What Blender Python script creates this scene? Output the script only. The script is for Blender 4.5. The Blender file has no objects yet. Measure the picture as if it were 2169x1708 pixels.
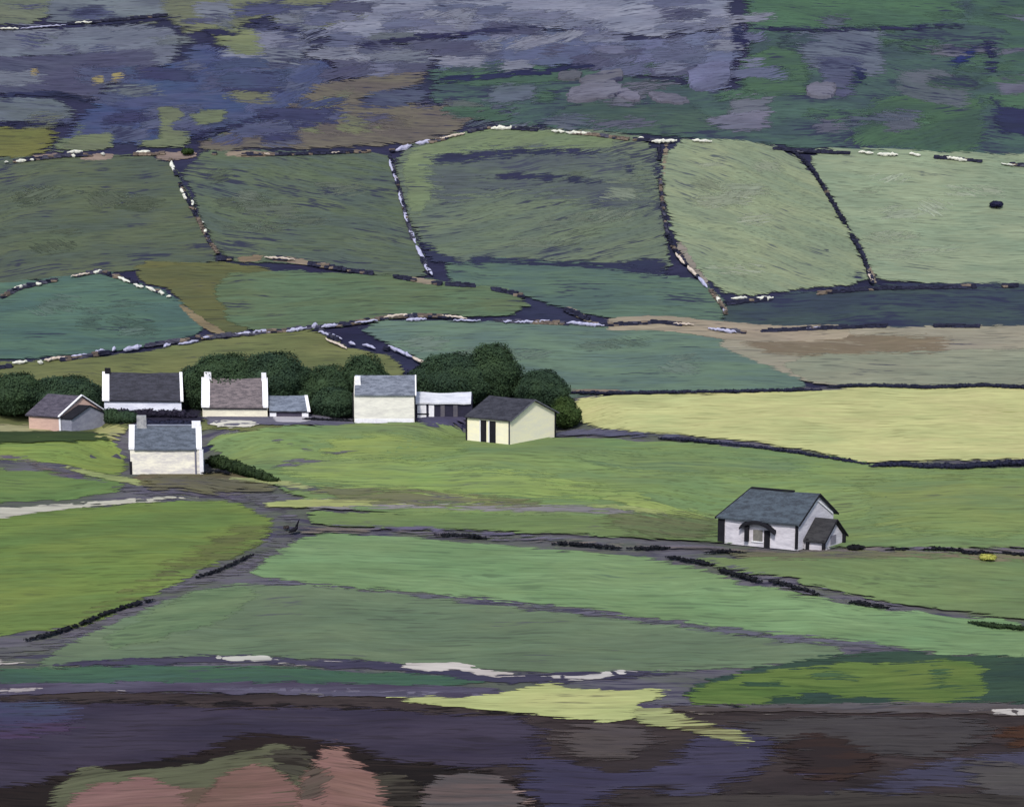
import bpy, math, random
import numpy as np
from mathutils import Vector, geometry
random.seed(7); RNG = np.random.default_rng(7)
S = bpy.context.scene; COL = S.collection
# ------------------------------------------------------------------ camera maths
W, Hh, F = 1024, 806, 1500.0
PITCH = math.radians(8.83); CAMZ = 34.5
SP, CP = math.sin(PITCH), math.cos(PITCH)
K = 1024/2169.0                      # survey sheet units -> picture units
cam = bpy.data.objects.new('camera', bpy.data.cameras.new('camera')); COL.objects.link(cam)
cam.location = (0, 0, CAMZ); cam.rotation_euler = (math.pi/2-PITCH, 0, 0)
cam.data.sensor_width = 36; cam.data.lens = 36*F/W; cam.data.clip_end = 5000; cam.data.clip_start = .5
S.camera = cam
# ------------------------------------------------------------------ terrain height
PY = np.array([-200,-120,-60,0,40,70,95,115,138,165,192,206,222,240,265,295,330,350,420,500,560,700,900],float)
PZ = np.array([30,36,38,32.3,11,-5,-13.2,-14.6,-13.3,-7.6,-3.0,0,3.6,8.9,20.4,38.4,61,74,115,150,160,150,140],float)
def pchip(x, y, q):
    h = np.diff(x); d = np.diff(y)/h; m = np.zeros_like(x)
    for i in range(1, len(x)-1):
        if d[i-1]*d[i] > 0:
            w1, w2 = 2*h[i]+h[i-1], h[i]+2*h[i-1]
            m[i] = (w1+w2)/(w1/d[i-1]+w2/d[i])
    m[0], m[-1] = d[0], d[-1]
    k = np.clip(np.searchsorted(x, q)-1, 0, len(x)-2); t = (q-x[k])/h[k]
    return ((2*t**3-3*t*t+1)*y[k]+(t**3-2*t*t+t)*h[k]*m[k]+(-2*t**3+3*t*t)*y[k+1]+(t**3-t*t)*h[k]*m[k+1])
TQ = np.arange(-200, 900, .5); TZ = pchip(PY, PZ, TQ)
ker = np.exp(-.5*(np.arange(-24, 25)/8.)**2); ker /= ker.sum()
TZ = np.convolve(np.pad(TZ, 24, mode='edge'), ker, 'valid')
def sstep(a, b, x):
    t = np.clip((x-a)/(b-a), 0, 1); return t*t*(3-2*t)
PADS = []
def H(x, y):
    x = np.asarray(x, float); y = np.asarray(y, float)
    z = np.interp(y, TQ, TZ)
    w = sstep(225, 300, y)
    z = z + w*(1.3*np.sin(x/31+.7+y/60)+.9*np.sin(x/17-y/41)+.5*np.sin(x/9.5+y/13+2))
    z = z + (.16*np.sin(x/13+y/9)+.13*np.sin(x/7-y/5.3+1))*sstep(100, 130, y)
    if PADS:
        sw = 0; sz = 0; mx = 0
        for (cx, cy, r, zz) in PADS:
            w = 1-sstep(r, r+12, np.hypot(x-cx, y-cy)); q = w*w/(1.002-w); sw = sw+q; sz = sz+q*zz; mx = np.maximum(mx, w)
        z = z+(sz/(sw+1e-9)-z)*mx
    return z
def ray(px, py):
    u = (np.asarray(px, float)-W/2)/F; v = -(np.asarray(py, float)-Hh/2)/F
    return u, CP+v*SP, -SP+v*CP
def unproj(sx, sy):
    """survey-sheet coordinates -> world xy on the terrain"""
    dx, dy, dz = ray(np.atleast_1d(np.asarray(sx, float))*K, np.atleast_1d(np.asarray(sy, float))*K)
    n = len(dx); lo = np.full(n, 60.); hi = np.full(n, 700.); done = np.zeros(n, bool); t = 80.
    while t < 700:
        below = (CAMZ+dz*t) < H(dx*t, dy*t)
        new = below & ~done; hi[new] = t; lo[new] = t-1.5; done |= new; t += 1.5
        if done.all(): break
    for _ in range(22):
        m = (lo+hi)/2; b = (CAMZ+dz*m) < H(dx*m, dy*m)
        hi = np.where(b, m, hi); lo = np.where(b, lo, m)
    return np.stack([dx*hi, dy*hi], 1)
def W1(sx, sy): return unproj([sx], [sy])[0]
def z_at(xy, srow):
    v = -(srow*K-Hh/2)/F
    return CAMZ + xy[1]*(v*CP-SP)/(CP+v*SP)
def x_scale(xy): return xy[1]*1.01/F*K          # metres per survey unit across, at that distance
# ------------------------------------------------------------------ helpers
def srgb(c):
    c = np.array(c, float)/255; return np.where(c <= .04045, c/12.92, ((c+.055)/1.055)**2.4)
ALB = 0.62
def lin(c, k=None):
    r = np.clip(srgb(c)*(ALB if k is None else k), .004, .85); return (float(r[0]), float(r[1]), float(r[2]), 1)
def mesh_np(name, v, faces, mats=(), parent=None, midx=None, smooth=False):
    me = bpy.data.meshes.new(name); v = np.asarray(v, float)
    if isinstance(faces, np.ndarray):
        me.vertices.add(len(v)); me.vertices.foreach_set('co', v.ravel())
        n, k = faces.shape; me.loops.add(n*k); me.loops.foreach_set('vertex_index', faces.ravel().astype(np.int32))
        me.polygons.add(n); me.polygons.foreach_set('loop_start', np.arange(0, n*k, k, dtype=np.int32))
        me.update(calc_edges=True)
    else:
        me.from_pydata([tuple(p) for p in v], [], [tuple(f) for f in faces]); me.update()
    for m in mats: me.materials.append(m)
    if midx is not None: me.polygons.foreach_set('material_index', np.asarray(midx, np.int32))
    if smooth: me.polygons.foreach_set('use_smooth', np.ones(len(me.polygons), bool))
    me.validate()
    o = bpy.data.objects.new(name, me); COL.objects.link(o)
    if parent is not None: o.parent = parent
    return o
def empty(name, loc):
    o = bpy.data.objects.new(name, None); COL.objects.link(o); o.location = loc; o.empty_display_size = .5; return o
def tag(o, label, cat, group=None):
    o['label'] = label; o['category'] = cat
    if group: o['group'] = group
    return o
def struct(o): o['kind'] = 'structure'; return o
# ------------------------------------------------------------------ materials
def N(nt, t, **kw):
    n = nt.nodes.new(t)
    for k, v in kw.items(): setattr(n, k, v)
    return n
def math_n(nt, op, a, b=None, c=None, clamp=False):
    n = N(nt, 'ShaderNodeMath', operation=op); n.use_clamp = clamp
    for i, s in enumerate((a, b, c)):
        if s is None: continue
        if isinstance(s, (int, float)): n.inputs[i].default_value = s
        else: nt.links.new(s, n.inputs[i])
    return n.outputs[0]
def mixc(nt, f, a, b, blend='MIX'):
    n = N(nt, 'ShaderNodeMix', data_type='RGBA', blend_type=blend)
    for s, i in ((f, 0), (a, 6), (b, 7)):
        if isinstance(s, (int, float)): n.inputs[i].default_value = s
        elif isinstance(s, tuple): n.inputs[i].default_value = s
        else: nt.links.new(s, n.inputs[i])
    return n.outputs[2]
def noise(nt, vec, scale, detail=3, rough=.55, dist=0):
    n = N(nt, 'ShaderNodeTexNoise'); n.inputs['Scale'].default_value = scale
    n.inputs['Detail'].default_value = detail; n.inputs['Roughness'].default_value = rough; n.inputs['Distortion'].default_value = dist
    nt.links.new(vec, n.inputs['Vector']); return n.outputs['Fac']
def mapr(nt, v, a, b, c=0., d=1., smooth=True):
    n = N(nt, 'ShaderNodeMapRange', interpolation_type='SMOOTHSTEP' if smooth else 'LINEAR')
    for s, i in ((v, 0), (a, 1), (b, 2), (c, 3), (d, 4)):
        if isinstance(s, (int, float)): n.inputs[i].default_value = s
        else: nt.links.new(s, n.inputs[i])
    return n.outputs[0]
_gm = {}
def dull(c, f=.8):
    m = .3*c[0]+.6*c[1]+.1*c[2]; return tuple(m+(v-m)*f for v in c)
def ground_mat(A, B=None, G=(44, 46, 80), gap=.12, ang=0., edge=True, k=None, seed=0., fine=1.):
    """streaked pasture / moor: two growths, bare streaks, ragged thin edge"""
    if B is None: B = tuple(max(0, c-12) for c in A)
    A, B, G = dull(A), dull(B), dull(G); key = (A, B, G, gap, ang, edge, k, seed, fine)
    if key in _gm: return _gm[key]
    m = bpy.data.materials.new('streaked_ground'); m.use_nodes = True; nt = m.node_tree; nt.nodes.clear()
    geo = N(nt, 'ShaderNodeNewGeometry')
    mp = N(nt, 'ShaderNodeMapping'); mp.inputs['Rotation'].default_value = (0, 0, math.radians(-ang))
    mp.inputs['Location'].default_value = (seed*13.7, seed*7.3, 0)
    nt.links.new(geo.outputs['Position'], mp.inputs['Vector'])
    def scaled(v):
        q = N(nt, 'ShaderNodeVectorMath', operation='MULTIPLY'); nt.links.new(mp.outputs[0], q.inputs[0]); q.inputs[1].default_value = v; return q
    warp = noise(nt, scaled((.045, .06, .0)).outputs[0], 1., 2)
    wv = N(nt, 'ShaderNodeCombineXYZ'); nt.links.new(math_n(nt, 'MULTIPLY', math_n(nt, 'SUBTRACT', warp, .5), 5.), wv.inputs[1])
    add = N(nt, 'ShaderNodeVectorMath', operation='ADD'); nt.links.new(mp.outputs[0], add.inputs[0]); nt.links.new(wv.outputs[0], add.inputs[1])
    def sc(v):
        q = N(nt, 'ShaderNodeVectorMath', operation='MULTIPLY'); nt.links.new(add.outputs[0], q.inputs[0]); q.inputs[1].default_value = v; return q.outputs[0]
    n1 = noise(nt, sc((.1, 1.15*fine, .0)), 1., 4, .62)
    n0 = noise(nt, sc((.28, 2.9*fine, .0)), 1., 2, .6)
    n2 = noise(nt, sc((.055, .22, .0)), 1., 3, .55)
    n4 = noise(nt, scaled((.07, .11, 0)).outputs[0], 1., 4, .6)
    ab = mapr(nt, math_n(nt, 'ADD', math_n(nt, 'MULTIPLY', n2, .62), math_n(nt, 'MULTIPLY', n1, .38)), .42, .58)
    c = mixc(nt, ab, lin(A, k), lin(B, k))
    scr = noise(nt, sc((.17, 2.0*fine, 5.)), 1., 2, .5)
    scm = math_n(nt, 'MULTIPLY', mapr(nt, scr, .565, .64), mapr(nt, n4, .38, .58, .2, 1.))
    val = math_n(nt, 'ADD', math_n(nt, 'ADD', math_n(nt, 'MULTIPLY', n1, .75), math_n(nt, 'ADD', math_n(nt, 'MULTIPLY', n0, .6), math_n(nt, 'MULTIPLY', mapr(nt, scr, .42, .34), .1))), .34)
    hs = N(nt, 'ShaderNodeHueSaturation'); nt.links.new(c, hs.inputs['Color']); nt.links.new(val, hs.inputs['Value'])
    nt.links.new(mapr(nt, n4, .3, .7, .485, .515, False), hs.inputs['Hue'])
    # bare streaks
    g = math_n(nt, 'ADD', math_n(nt, 'ADD', math_n(nt, 'MULTIPLY', n1, .38), math_n(nt, 'MULTIPLY', n0, .24)), math_n(nt, 'MULTIPLY', n4, .38))
    thr = .345+gap*.42
    gm = mapr(nt, g, thr-.02, thr+.03, 1., 0.)
    c1 = mixc(nt, math_n(nt, 'MULTIPLY', scm, .62), hs.outputs['Color'], lin(tuple(int(.5*a+.3*g) for a, g in zip(A, G)), k))
    c2 = mixc(nt, math_n(nt, 'MULTIPLY', gm, .85), c1, lin(G, k))
    bs = N(nt, 'ShaderNodeBsdfPrincipled'); nt.links.new(c2, bs.inputs['Base Color'])
    bs.inputs['Roughness'].default_value = .92; bs.inputs['Specular IOR Level'].default_value = .12
    bp = N(nt, 'ShaderNodeBump'); bp.inputs['Strength'].default_value = .25; bp.inputs['Distance'].default_value = .15
    nt.links.new(math_n(nt, 'ADD', n1, math_n(nt, 'MULTIPLY', n0, .5)), bp.inputs['Height']); nt.links.new(bp.outputs[0], bs.inputs['Normal'])
    out = N(nt, 'ShaderNodeOutputMaterial')
    if edge:
        at = N(nt, 'ShaderNodeAttribute', attribute_name='rim')
        al = math_n(nt, 'ADD', at.outputs['Fac'], math_n(nt, 'MULTIPLY', math_n(nt, 'SUBTRACT', math_n(nt, 'ADD', math_n(nt, 'MULTIPLY', n1, .45), math_n(nt, 'MULTIPLY', n0, .55)), .55), 4.2))
        al = mapr(nt, al, .0, .22)
        tr = N(nt, 'ShaderNodeBsdfTransparent'); mx = N(nt, 'ShaderNodeMixShader')
        nt.links.new(al, mx.inputs[0]); nt.links.new(tr.outputs[0], mx.inputs[1]); nt.links.new(bs.outputs[0], mx.inputs[2])
        nt.links.new(mx.outputs[0], out.inputs[0])
    else: nt.links.new(bs.outputs[0], out.inputs[0])
    _gm[key] = m; return m
_sm = {}
def surf_mat(name, A, B=None, k=None, scale=(.8, .8, .8), noise_scale=1.5, rough=.85, spec=.2, bump=.25, contrast=.16, isl=0.):
    key = (name, A, B, k, scale, noise_scale, isl)
    if key in _sm: return _sm[key]
    m = bpy.data.materials.new(name); m.use_nodes = True; nt = m.node_tree; nt.nodes.clear()
    if B is None: B = tuple(max(0, int(c*.82)) for c in A)
    geo = N(nt, 'ShaderNodeNewGeometry')
    q = N(nt, 'ShaderNodeVectorMath', operation='MULTIPLY'); nt.links.new(geo.outputs['Position'], q.inputs[0]); q.inputs[1].default_value = scale
    n1 = noise(nt, q.outputs[0], noise_scale, 5, .65); n2 = noise(nt, q.outputs[0], noise_scale*5, 3, .6)
    f = math_n(nt, 'ADD', math_n(nt, 'MULTIPLY', n1, .65), math_n(nt, 'MULTIPLY', n2, .35))
    if isl: f = math_n(nt, 'ADD', f, math_n(nt, 'MULTIPLY', math_n(nt, 'SUBTRACT', geo.outputs['Random Per Island'], .5), isl))
    c = mixc(nt, mapr(nt, f, .5-contrast, .5+contrast), lin(A, k), lin(B, k))
    bs = N(nt, 'ShaderNodeBsdfPrincipled'); nt.links.new(c, bs.inputs['Base Color'])
    bs.inputs['Roughness'].default_value = rough; bs.inputs['Specular IOR Level'].default_value = spec
    bp = N(nt, 'ShaderNodeBump'); bp.inputs['Strength'].default_value = bump; bp.inputs['Distance'].default_value = .05
    nt.links.new(f, bp.inputs['Height']); nt.links.new(bp.outputs[0], bs.inputs['Normal'])
    out = N(nt, 'ShaderNodeOutputMaterial'); nt.links.new(bs.outputs[0], out.inputs[0])
    _sm[key] = m; return m
# ------------------------------------------------------------------ ground sheets
def inside(poly, p):
    x, y = p[:, 0], p[:, 1]; r = np.zeros(len(p), bool); q = np.roll(poly, 1, 0)
    for (x1, y1), (x2, y2) in zip(poly, q):
        c = (y1 > y) != (y2 > y)
        if c.any(): r ^= c & (x < (x2-x1)*(y-y1)/(y2-y1+1e-12)+x1)
    return r
def rimdist(poly, p):
    d = np.full(len(p), 1e9); q = np.roll(poly, -1, 0)
    for a, b in zip(poly, q):
        ab = b-a; t = np.clip(((p-a)@ab)/(ab@ab+1e-12), 0, 1)
        d = np.minimum(d, np.hypot(*(p-a-t[:, None]*ab).T))
    return d
def chaikin(p, n):
    for _ in range(n):
        q = np.roll(p, -1, 0); p = np.stack([.75*p+.25*q, .25*p+.75*q], 1).reshape(-1, 2)
    return p
_lift = {}; SHEETS = []; MAXLV = [0]
def patch(name, pts, A, B=None, G=(44, 46, 80), gap=.12, ang=0., zone='moor', jit=2.2, smooth=1, rimw=1.1, k=None, step=.007, grid=1.5, fine=1., grow=None):
    p = np.array(pts, float).reshape(-1, 2)
    p[:, 0] = np.where(p[:, 0] <= 0, -420, np.where(p[:, 0] >= 2169, 2590, p[:, 0]))
    p[:, 1] = np.where(p[:, 1] <= 0, -170, np.where(p[:, 1] >= 1708, 1900, p[:, 1]))
    p = chaikin(p, smooth)
    if grow is None: grow = {'hill': 11, 'vale': 5, 'moor': 5, 'heath': 8}.get(zone, 2)
    e = np.roll(p, -1, 0)-np.roll(p, 1, 0); e /= np.hypot(*e.T)[:, None]+1e-9; area = (p[:, 0]*np.roll(p[:, 1], -1)-np.roll(p[:, 0], -1)*p[:, 1]).sum()
    p = p+np.stack([e[:, 1], -e[:, 0]], 1)*(grow if area > 0 else -grow)
    q = np.roll(p, -1, 0); out = []
    for a, b in zip(p, q):
        n = max(1, int(np.hypot(*(b-a))/7))
        for i in range(n): out.append(a+(b-a)*i/n)
    p = np.array(out); n = len(p)
    # ragged outline: low and high frequency wander
    nz = RNG.normal(size=(n, 2)); lo = np.stack([np.convolve(np.tile(nz[:, i], 3), np.ones(7)/7., 'same')[n:2*n] for i in (0, 1)], 1)
    p = p+lo*np.array([3.2, 1.5])*jit*.8+RNG.normal(size=(n, 2))*np.array([1.6, .6])*jit*.6
    w = unproj(p[:, 0], p[:, 1])
    x0, y0 = w.min(0); x1, y1 = w.max(0)
    gx, gy = np.meshgrid(np.arange(x0, x1, grid), np.arange(y0, y1, grid)); g = np.stack([gx.ravel(), gy.ravel()], 1)
    g = g+RNG.uniform(-.25, .25, g.shape)*grid
    g = g[inside(w, g)]
    if len(g): g = g[rimdist(w, g) > .25*grid]
    allp = np.concatenate([w, g]) if len(g) else w
    res = geometry.delaunay_2d_cdt([Vector(v) for v in allp], [(i, (i+1) % n) for i in range(n)], [list(range(n))], 1, 1e-5)
    v2 = np.array([tuple(v) for v in res[0]]); fs = [f for f in res[2]]
    _lift[zone] = _lift.get(zone, 0)+1
    lv = 0; lo_, hi_ = w.min(0), w.max(0)
    for (ow, olo, ohi, ol) in SHEETS:
        if ol >= lv and (lo_ < ohi).all() and (olo < hi_).all() and (inside(ow, v2).any() or inside(w, ow).any()): lv = ol+1
    SHEETS.append((w, lo_, hi_, lv))
    L = .02+(step*lv if zone in ('moor', 'hill', 'heath', 'bank') else .05*(lv > 0)+.009*lv)
    MAXLV[0] = max(MAXLV[0], lv)
    v = np.concatenate([v2, (H(v2[:, 0], v2[:, 1])+L)[:, None]], 1)
    o = mesh_np(name, v, fs, [ground_mat(A, B, G, gap, ang, True, k, float(_lift[zone] % 7), fine)], smooth=True)
    me = o.data
    if len(me.polygons) and sum(pl.normal.z for pl in list(me.polygons)[:20]) < 0: me.flip_normals()
    an = np.array([.42 if zone in ('moor', 'heath', 'track') else .8, 1.]); d = np.clip(rimdist(w*an, v2*an)/rimw, 0, 3.).astype(np.float32)
    a = me.attributes.new('rim', 'FLOAT', 'POINT'); a.data.foreach_set('value', d)
    return struct(o)
def ribbon(pts, w, taper=.3):
    p = np.array(pts, float).reshape(-1, 2); t = np.gradient(p, axis=0); t /= np.hypot(*t.T)[:, None]+1e-9
    nrm = np.stack([-t[:, 1], t[:, 0]], 1); s = np.linspace(0, 1, len(p))
    ww = np.interp(s, np.linspace(0, 1, len(w)), np.array(w, float)) if hasattr(w, '__len__') else np.full(len(p), w)*np.clip(np.minimum(s, 1-s)*5+taper, 0, 1)
    return np.concatenate([p+nrm*ww[:, None]/2, (p-nrm*ww[:, None]/2)[::-1]])
def strip(name, pts, w, A, **kw): return patch(name, ribbon(pts, w), A, **kw)
# ------------------------------------------------------------------ house sites (level pads are cut before anything is laid on the land)
HS = {}
def site(key, nx, ny, vL, vR, eave, ridge, pad=True):
    n = W1(nx, ny); z0 = float(H(*n)); vL = np.array(vL, float); vR = np.array(vR, float)
    if pad:
        c = n+vL/2+vR/2; PADS.append((c[0], c[1], np.hypot(*(abs(vL)+abs(vR)))/2*.95, z0))
    HS[key] = dict(n=n, z0=z0, vL=vL, vR=vR, he=z_at(n, eave)-z0, hr=z_at(n+vR/2, ridge)-z0, sc=x_scale(n))
def u2m(ny, u): return u*x_scale(W1(1000, ny))
site('pink', 128, 915, (-4.8, 1.7), (4.7, 4.3), 880, 839)
site('long', 385, 878, (-u2m(878, 166), .6), (-1.6, 7), 846, 791)
site('brown', 567, 886, (-u2m(886, 138), .3), (-1.15, 7), 861, 803)
site('byre', 655, 886, (-u2m(886, 84), .2), (-1.3, 5), 868, 839)
site('front', 427, 1004, (-u2m(1004, 152), 0), (-1.25, 6), 950, 903)
site('centre', 878, 897, (-u2m(897, 128), 0), (-.4, 6), 835, 796)
site('shed', 1000, 886, (-u2m(886, 120), .2), (0, 5), 853, 832)
site('cream', 1080, 945, (-5.8, 3.3), (6.2, 6.6), 889, 847)
site('grey', 1690, 1167, (-8.4, 3.6), (5.0, 5.2), 1106, 1047)
class House:
    def __init__(s, key, name, label):
        d = HS[key]; s.__dict__.update(d); s.W = np.hypot(*d['vL']); s.D = np.hypot(*d['vR'])
        s.e1 = d['vL']/s.W; s.e2 = d['vR']/s.D
        nf = -(s.e2-(s.e2@s.e1)*s.e1); s.nf = nf/np.hypot(*nf)
        ng = -(s.e1-(s.e1@s.e2)*s.e2); s.ng = ng/np.hypot(*ng)
        s.root = empty(name, (s.n[0], s.n[1], s.z0)); tag(s.root, label, 'house')
    def P(s, a, t, z, f=0, g=0):
        q = s.e1*a+s.e2*t+s.nf*f+s.ng*g; return (q[0], q[1], z)
    def mesh(s, name, v, f, mat, parent=None, **kw): return mesh_np(name, v, f, [mat] if not isinstance(mat, list) else mat, parent or s.root, **kw)
    def gabled(s, name, a0, a1, t0, t1, z0, he, hr, mat, parent=None, g=0, hip=0.):
        tm = (t0+t1)/2; v = []
        for a in (a0, a1): v += [s.P(a, t0, z0, 0, g), s.P(a, t1, z0, 0, g), s.P(a, t1, he, 0, g), s.P(a-(hip if a == a1 else 0), tm, hr, 0, g), s.P(a, t0, he, 0, g)]
        f = [(4, 3, 2, 1, 0), (5, 6, 7, 8, 9), (0, 1, 6, 5), (1, 2, 7, 6), (2, 3, 8, 7), (3, 4, 9, 8), (4, 0, 5, 9)]
        return s.mesh(name, v, f, mat, parent)
    def chevron(s, name, a0, a1, t0, t1, he, hr, over, th, mat, parent=None, sag=0., n=8, lift=0., hip=0.):
        tm = (t0+t1)/2; sl = (hr-he)/(tm-t0); v = []; f = []
        for i in range(n+1):
            a = a0+(a1-a0)*i/n; j = -sag*math.sin(math.pi*i/n)+(random.uniform(-.4, .4)*sag if 0 < i < n else 0); k = random.uniform(-.3, .3)*sag
            zo = he-over*sl+lift
            am = a0+(a1-hip-a0)*i/n; v += [s.P(a, t0-over, zo+k), s.P(a, t0-over, zo+th+k), s.P(am, tm, hr+th+j+lift), s.P(a, t1+over, zo+th), s.P(a, t1+over, zo), s.P(am, tm, hr+j+lift)]
        for i in range(n):
            b = i*6; c = b+6
            for p, q in ((0, 1), (1, 2), (2, 3), (3, 4), (4, 5), (5, 0)): f.append((b+p, c+p, c+q, b+q))
        e = n*6
        f += [(0, 1, 2, 5), (5, 2, 3, 4), (e+5, e+2, e+1, e+0), (e+4, e+3, e+2, e+5)]
        return s.mesh(name, v, f, mat, parent)
    def box(s, name, a, t, z, mat, parent=None, f=(0, 0), g=(0, 0), face='v', taper=0.):
        """box; face 'f': a along front, f outward; 'g': t along gable, g outward; 'v': plain a,t,z"""
        v = []
        for zz, tp in ((z[0], 0), (z[1], taper)):
            if face == 'f': pts = [s.P(a[0]+tp, 0, zz, f[0]), s.P(a[1]-tp, 0, zz, f[0]), s.P(a[1]-tp, 0, zz, f[1]), s.P(a[0]+tp, 0, zz, f[1])]
            elif face == 'g': pts = [s.P(0, t[0]+tp, zz, 0, g[0]), s.P(0, t[1]-tp, zz, 0, g[0]), s.P(0, t[1]-tp, zz, 0, g[1]), s.P(0, t[0]+tp, zz, 0, g[1])]
            else: pts = [s.P(a[0]+tp, t[0]+tp, zz), s.P(a[1]-tp, t[0]+tp, zz), s.P(a[1]-tp, t[1]-tp, zz), s.P(a[0]+tp, t[1]-tp, zz)]
            v += pts
        o = s.mesh(name, v, [(0, 1, 2, 3), (4, 7, 6, 5), (0, 4, 5, 1), (1, 5, 6, 2), (2, 6, 7, 3), (3, 7, 4, 0)], mat, parent)
        bm_fix(o); return o
    def chimney(s, a, top, mat, roof, w=.9, d=.75, cap=None, pots=0):
        c = s.box('chimney', (a-w/2, a+w/2), (s.D/2-d/2, s.D/2+d/2), (s.hr-.7, top), mat, roof, taper=.04)
        s.box('chimney_cap', (a-w/2-.08, a+w/2+.08), (s.D/2-d/2-.08, s.D/2+d/2+.08), (top, top+.16), cap or mat, c) if False else None
        return c
import bmesh
def bm_fix(o, bevel=0.):
    bm = bmesh.new(); bm.from_mesh(o.data); bmesh.ops.recalc_face_normals(bm, faces=bm.faces)
    if bevel: bmesh.ops.bevel(bm, geom=list(bm.edges), offset=bevel, segments=1, affect='EDGES')
    bm.to_mesh(o.data); bm.free()
# ------------------------------------------------------------------ the land itself
gx = np.arange(-330, 331, 2.2); gy = np.arange(-110, 700, 2.2); XX, YY = np.meshgrid(gx, gy)
tv = np.stack([XX.ravel(), YY.ravel(), H(XX.ravel(), YY.ravel())-.16], 1); nx_, ny_ = len(gx), len(gy)
ii = (np.arange(ny_-1)[:, None]*nx_+np.arange(nx_-1)[None, :]).ravel()
land = struct(mesh_np('hillside', tv, np.stack([ii, ii+1, ii+1+nx_, ii+nx_], 1), [ground_mat((50, 52, 84), (38, 40, 70), (30, 32, 55), .1, 0, False)], smooth=True))
NAV = (46, 48, 82); BLK = (34, 26, 26); PUR = (98, 93, 112)
VG = dict(zone='vale', G=(88, 92, 84))
# broad floor of the valley and the dark heath below it
patch('valley_floor', [0,815, 300,800, 900,800, 1190,838, 1720,818, 2169,812, 2169,1505, 1400,1500, 900,1478, 0,1470], (104,100,112), (92,98,84), (70,66,90), .25, zone='vale', rimw=2)
patch('heath', [0,1462, 400,1466, 900,1480, 1400,1500, 2169,1500, 2169,1708, 0,1708], (72,59,57), (58,48,48), (42,33,33), .2, zone='heath')
# ---- upper moor and limestone terraces
M = patch
def moor(nm, pts, A, B=None, gap=.2, **kw):
    kw.setdefault('smooth', 0); kw.setdefault('rimw', 1.5); kw.setdefault('jit', 3.); return patch(nm, pts, A, B, NAV, gap, zone='moor', **kw)
moor('moor', [905,150, 1100,132, 1200,140, 1460,180, 1560,190, 1575,90, 1585,0, 2169,0, 2169,350, 2000,326, 1860,318, 1700,312, 1480,292, 1250,275, 1050,262, 1030,235, 915,215], (68, 96, 86), (59, 79, 84), .26)
moor('moor', [0,0, 115,0, 118,26, 60,52, 0,52], (106,114,92), (96,106,90))
moor('moor', [100,0, 340,0, 400,18, 330,42, 190,44, 90,54], (106,116,124), (88,96,110), .22)
moor('moor', [320,0, 610,0, 730,22, 740,56, 620,58, 560,34, 495,62, 390,64, 350,36], (108,114,84), (98,104,86))
moor('limestone_terrace', [398,8, 485,4, 508,26, 492,48, 420,50], (114,120,134))
moor('limestone_terrace', [560,20, 660,22, 690,60, 590,64], (108,114,126), (94,100,116))
moor('limestone_terrace', [0,76, 200,56, 368,60, 386,96, 352,150, 300,132, 200,112, 0,132], (106,114,130), (92,98,116), .17, ang=2)
moor('limestone_terrace', [0,128, 90,122, 200,112, 330,108, 352,140, 330,165, 240,172, 205,214, 135,194, 0,198], (70,72,100), (78,80,106), .14)
moor('heath_patch', [56,150, 76,146, 84,158, 66,164], (132,122,84), jit=.8)
moor('heath_patch', [188,164, 215,162, 218,174, 196,178], (132,122,86), jit=.8)
moor('heath_patch', [238,156, 268,152, 254,174, 234,172], (138,124,80), jit=.8)
moor('limestone_terrace', [0,214, 110,208, 166,238, 152,256, 0,260], (96,106,120), (88,98,104))
moor('heather_slope', [128,302, 172,240, 235,190, 262,164, 300,156, 382,132, 420,88, 452,92, 490,132, 620,128, 712,130, 700,178, 600,240, 505,258, 405,288, 330,302, 200,305], (59, 74, 117), (70, 78, 115), .1)
moor('heather_slope', [430,100, 560,130, 700,126, 690,180, 560,250, 520,240, 470,170], (78, 86, 123), (66, 76, 116), .14, ang=50)
moor('moor', [0,276, 112,270, 132,290, 116,316, 60,330, 0,334], (106,108,54), (98,100,52), .14)
for q in ([166,264, 182,266, 184,288, 250,284, 238,314, 104,318, 110,302, 160,290], [330,230, 388,228, 392,250, 342,256], [398,242, 484,234, 480,256, 412,264], [288,300, 334,298, 338,252, 366,256, 370,280, 404,276, 400,308, 292,312], [420,300, 540,260, 545,288, 430,318]):
    moor('moor', q, (102,116,84), (94,106,82), .12, jit=1.5)
moor('limestone_terrace', [690,0, 1548,0, 1546,44, 1462,54, 1400,80, 1236,58, 1100,58, 900,74, 742,96, 676,64, 720,40], (133, 137, 156), (113, 118, 140), .24)
moor('limestone_terrace', [500,64, 640,72, 674,100, 560,132, 462,116], (118,122,142), (104,110,130), .18)
moor('heath_patch', [455,60, 540,58, 562,78, 570,118, 500,112, 456,90], (116,126,86), (106,116,84), .1)
moor('limestone_terrace', [690,110, 900,92, 928,104, 920,150, 820,166, 715,160], (84,86,110), (74,76,102), .16)
moor('limestone_terrace', [925,92, 1000,70, 1180,64, 1286,72, 1292,98, 1262,128, 1120,136, 925,152], (88,98,132), (80,88,120), .14)
moor('limestone_terrace', [1242,92, 1400,86, 1560,58, 1584,88, 1562,130, 1546,184, 1472,194, 1452,164, 1300,152, 1236,136], (98,104,138), (88,96,128), .13)
moor('heath_patch', [416,304, 600,240, 664,180, 800,160, 902,150, 908,172, 764,206, 880,222, 1052,236, 958,282, 862,308, 540,314, 420,318], (96,88,84), (104,98,84), .2)
moor('moor', [604,262, 660,220, 748,186, 752,200, 700,236, 830,268, 800,280, 644,282], (106,112,80), (98,100,82), .14)
moor('limestone_terrace', [544,262, 640,266, 644,308, 556,312], (84,86,108), jit=1.6)
moor('limestone_terrace', [780,196, 900,184, 924,206, 860,226, 740,226], (76,84,108), (60,64,96), .25)
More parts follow.
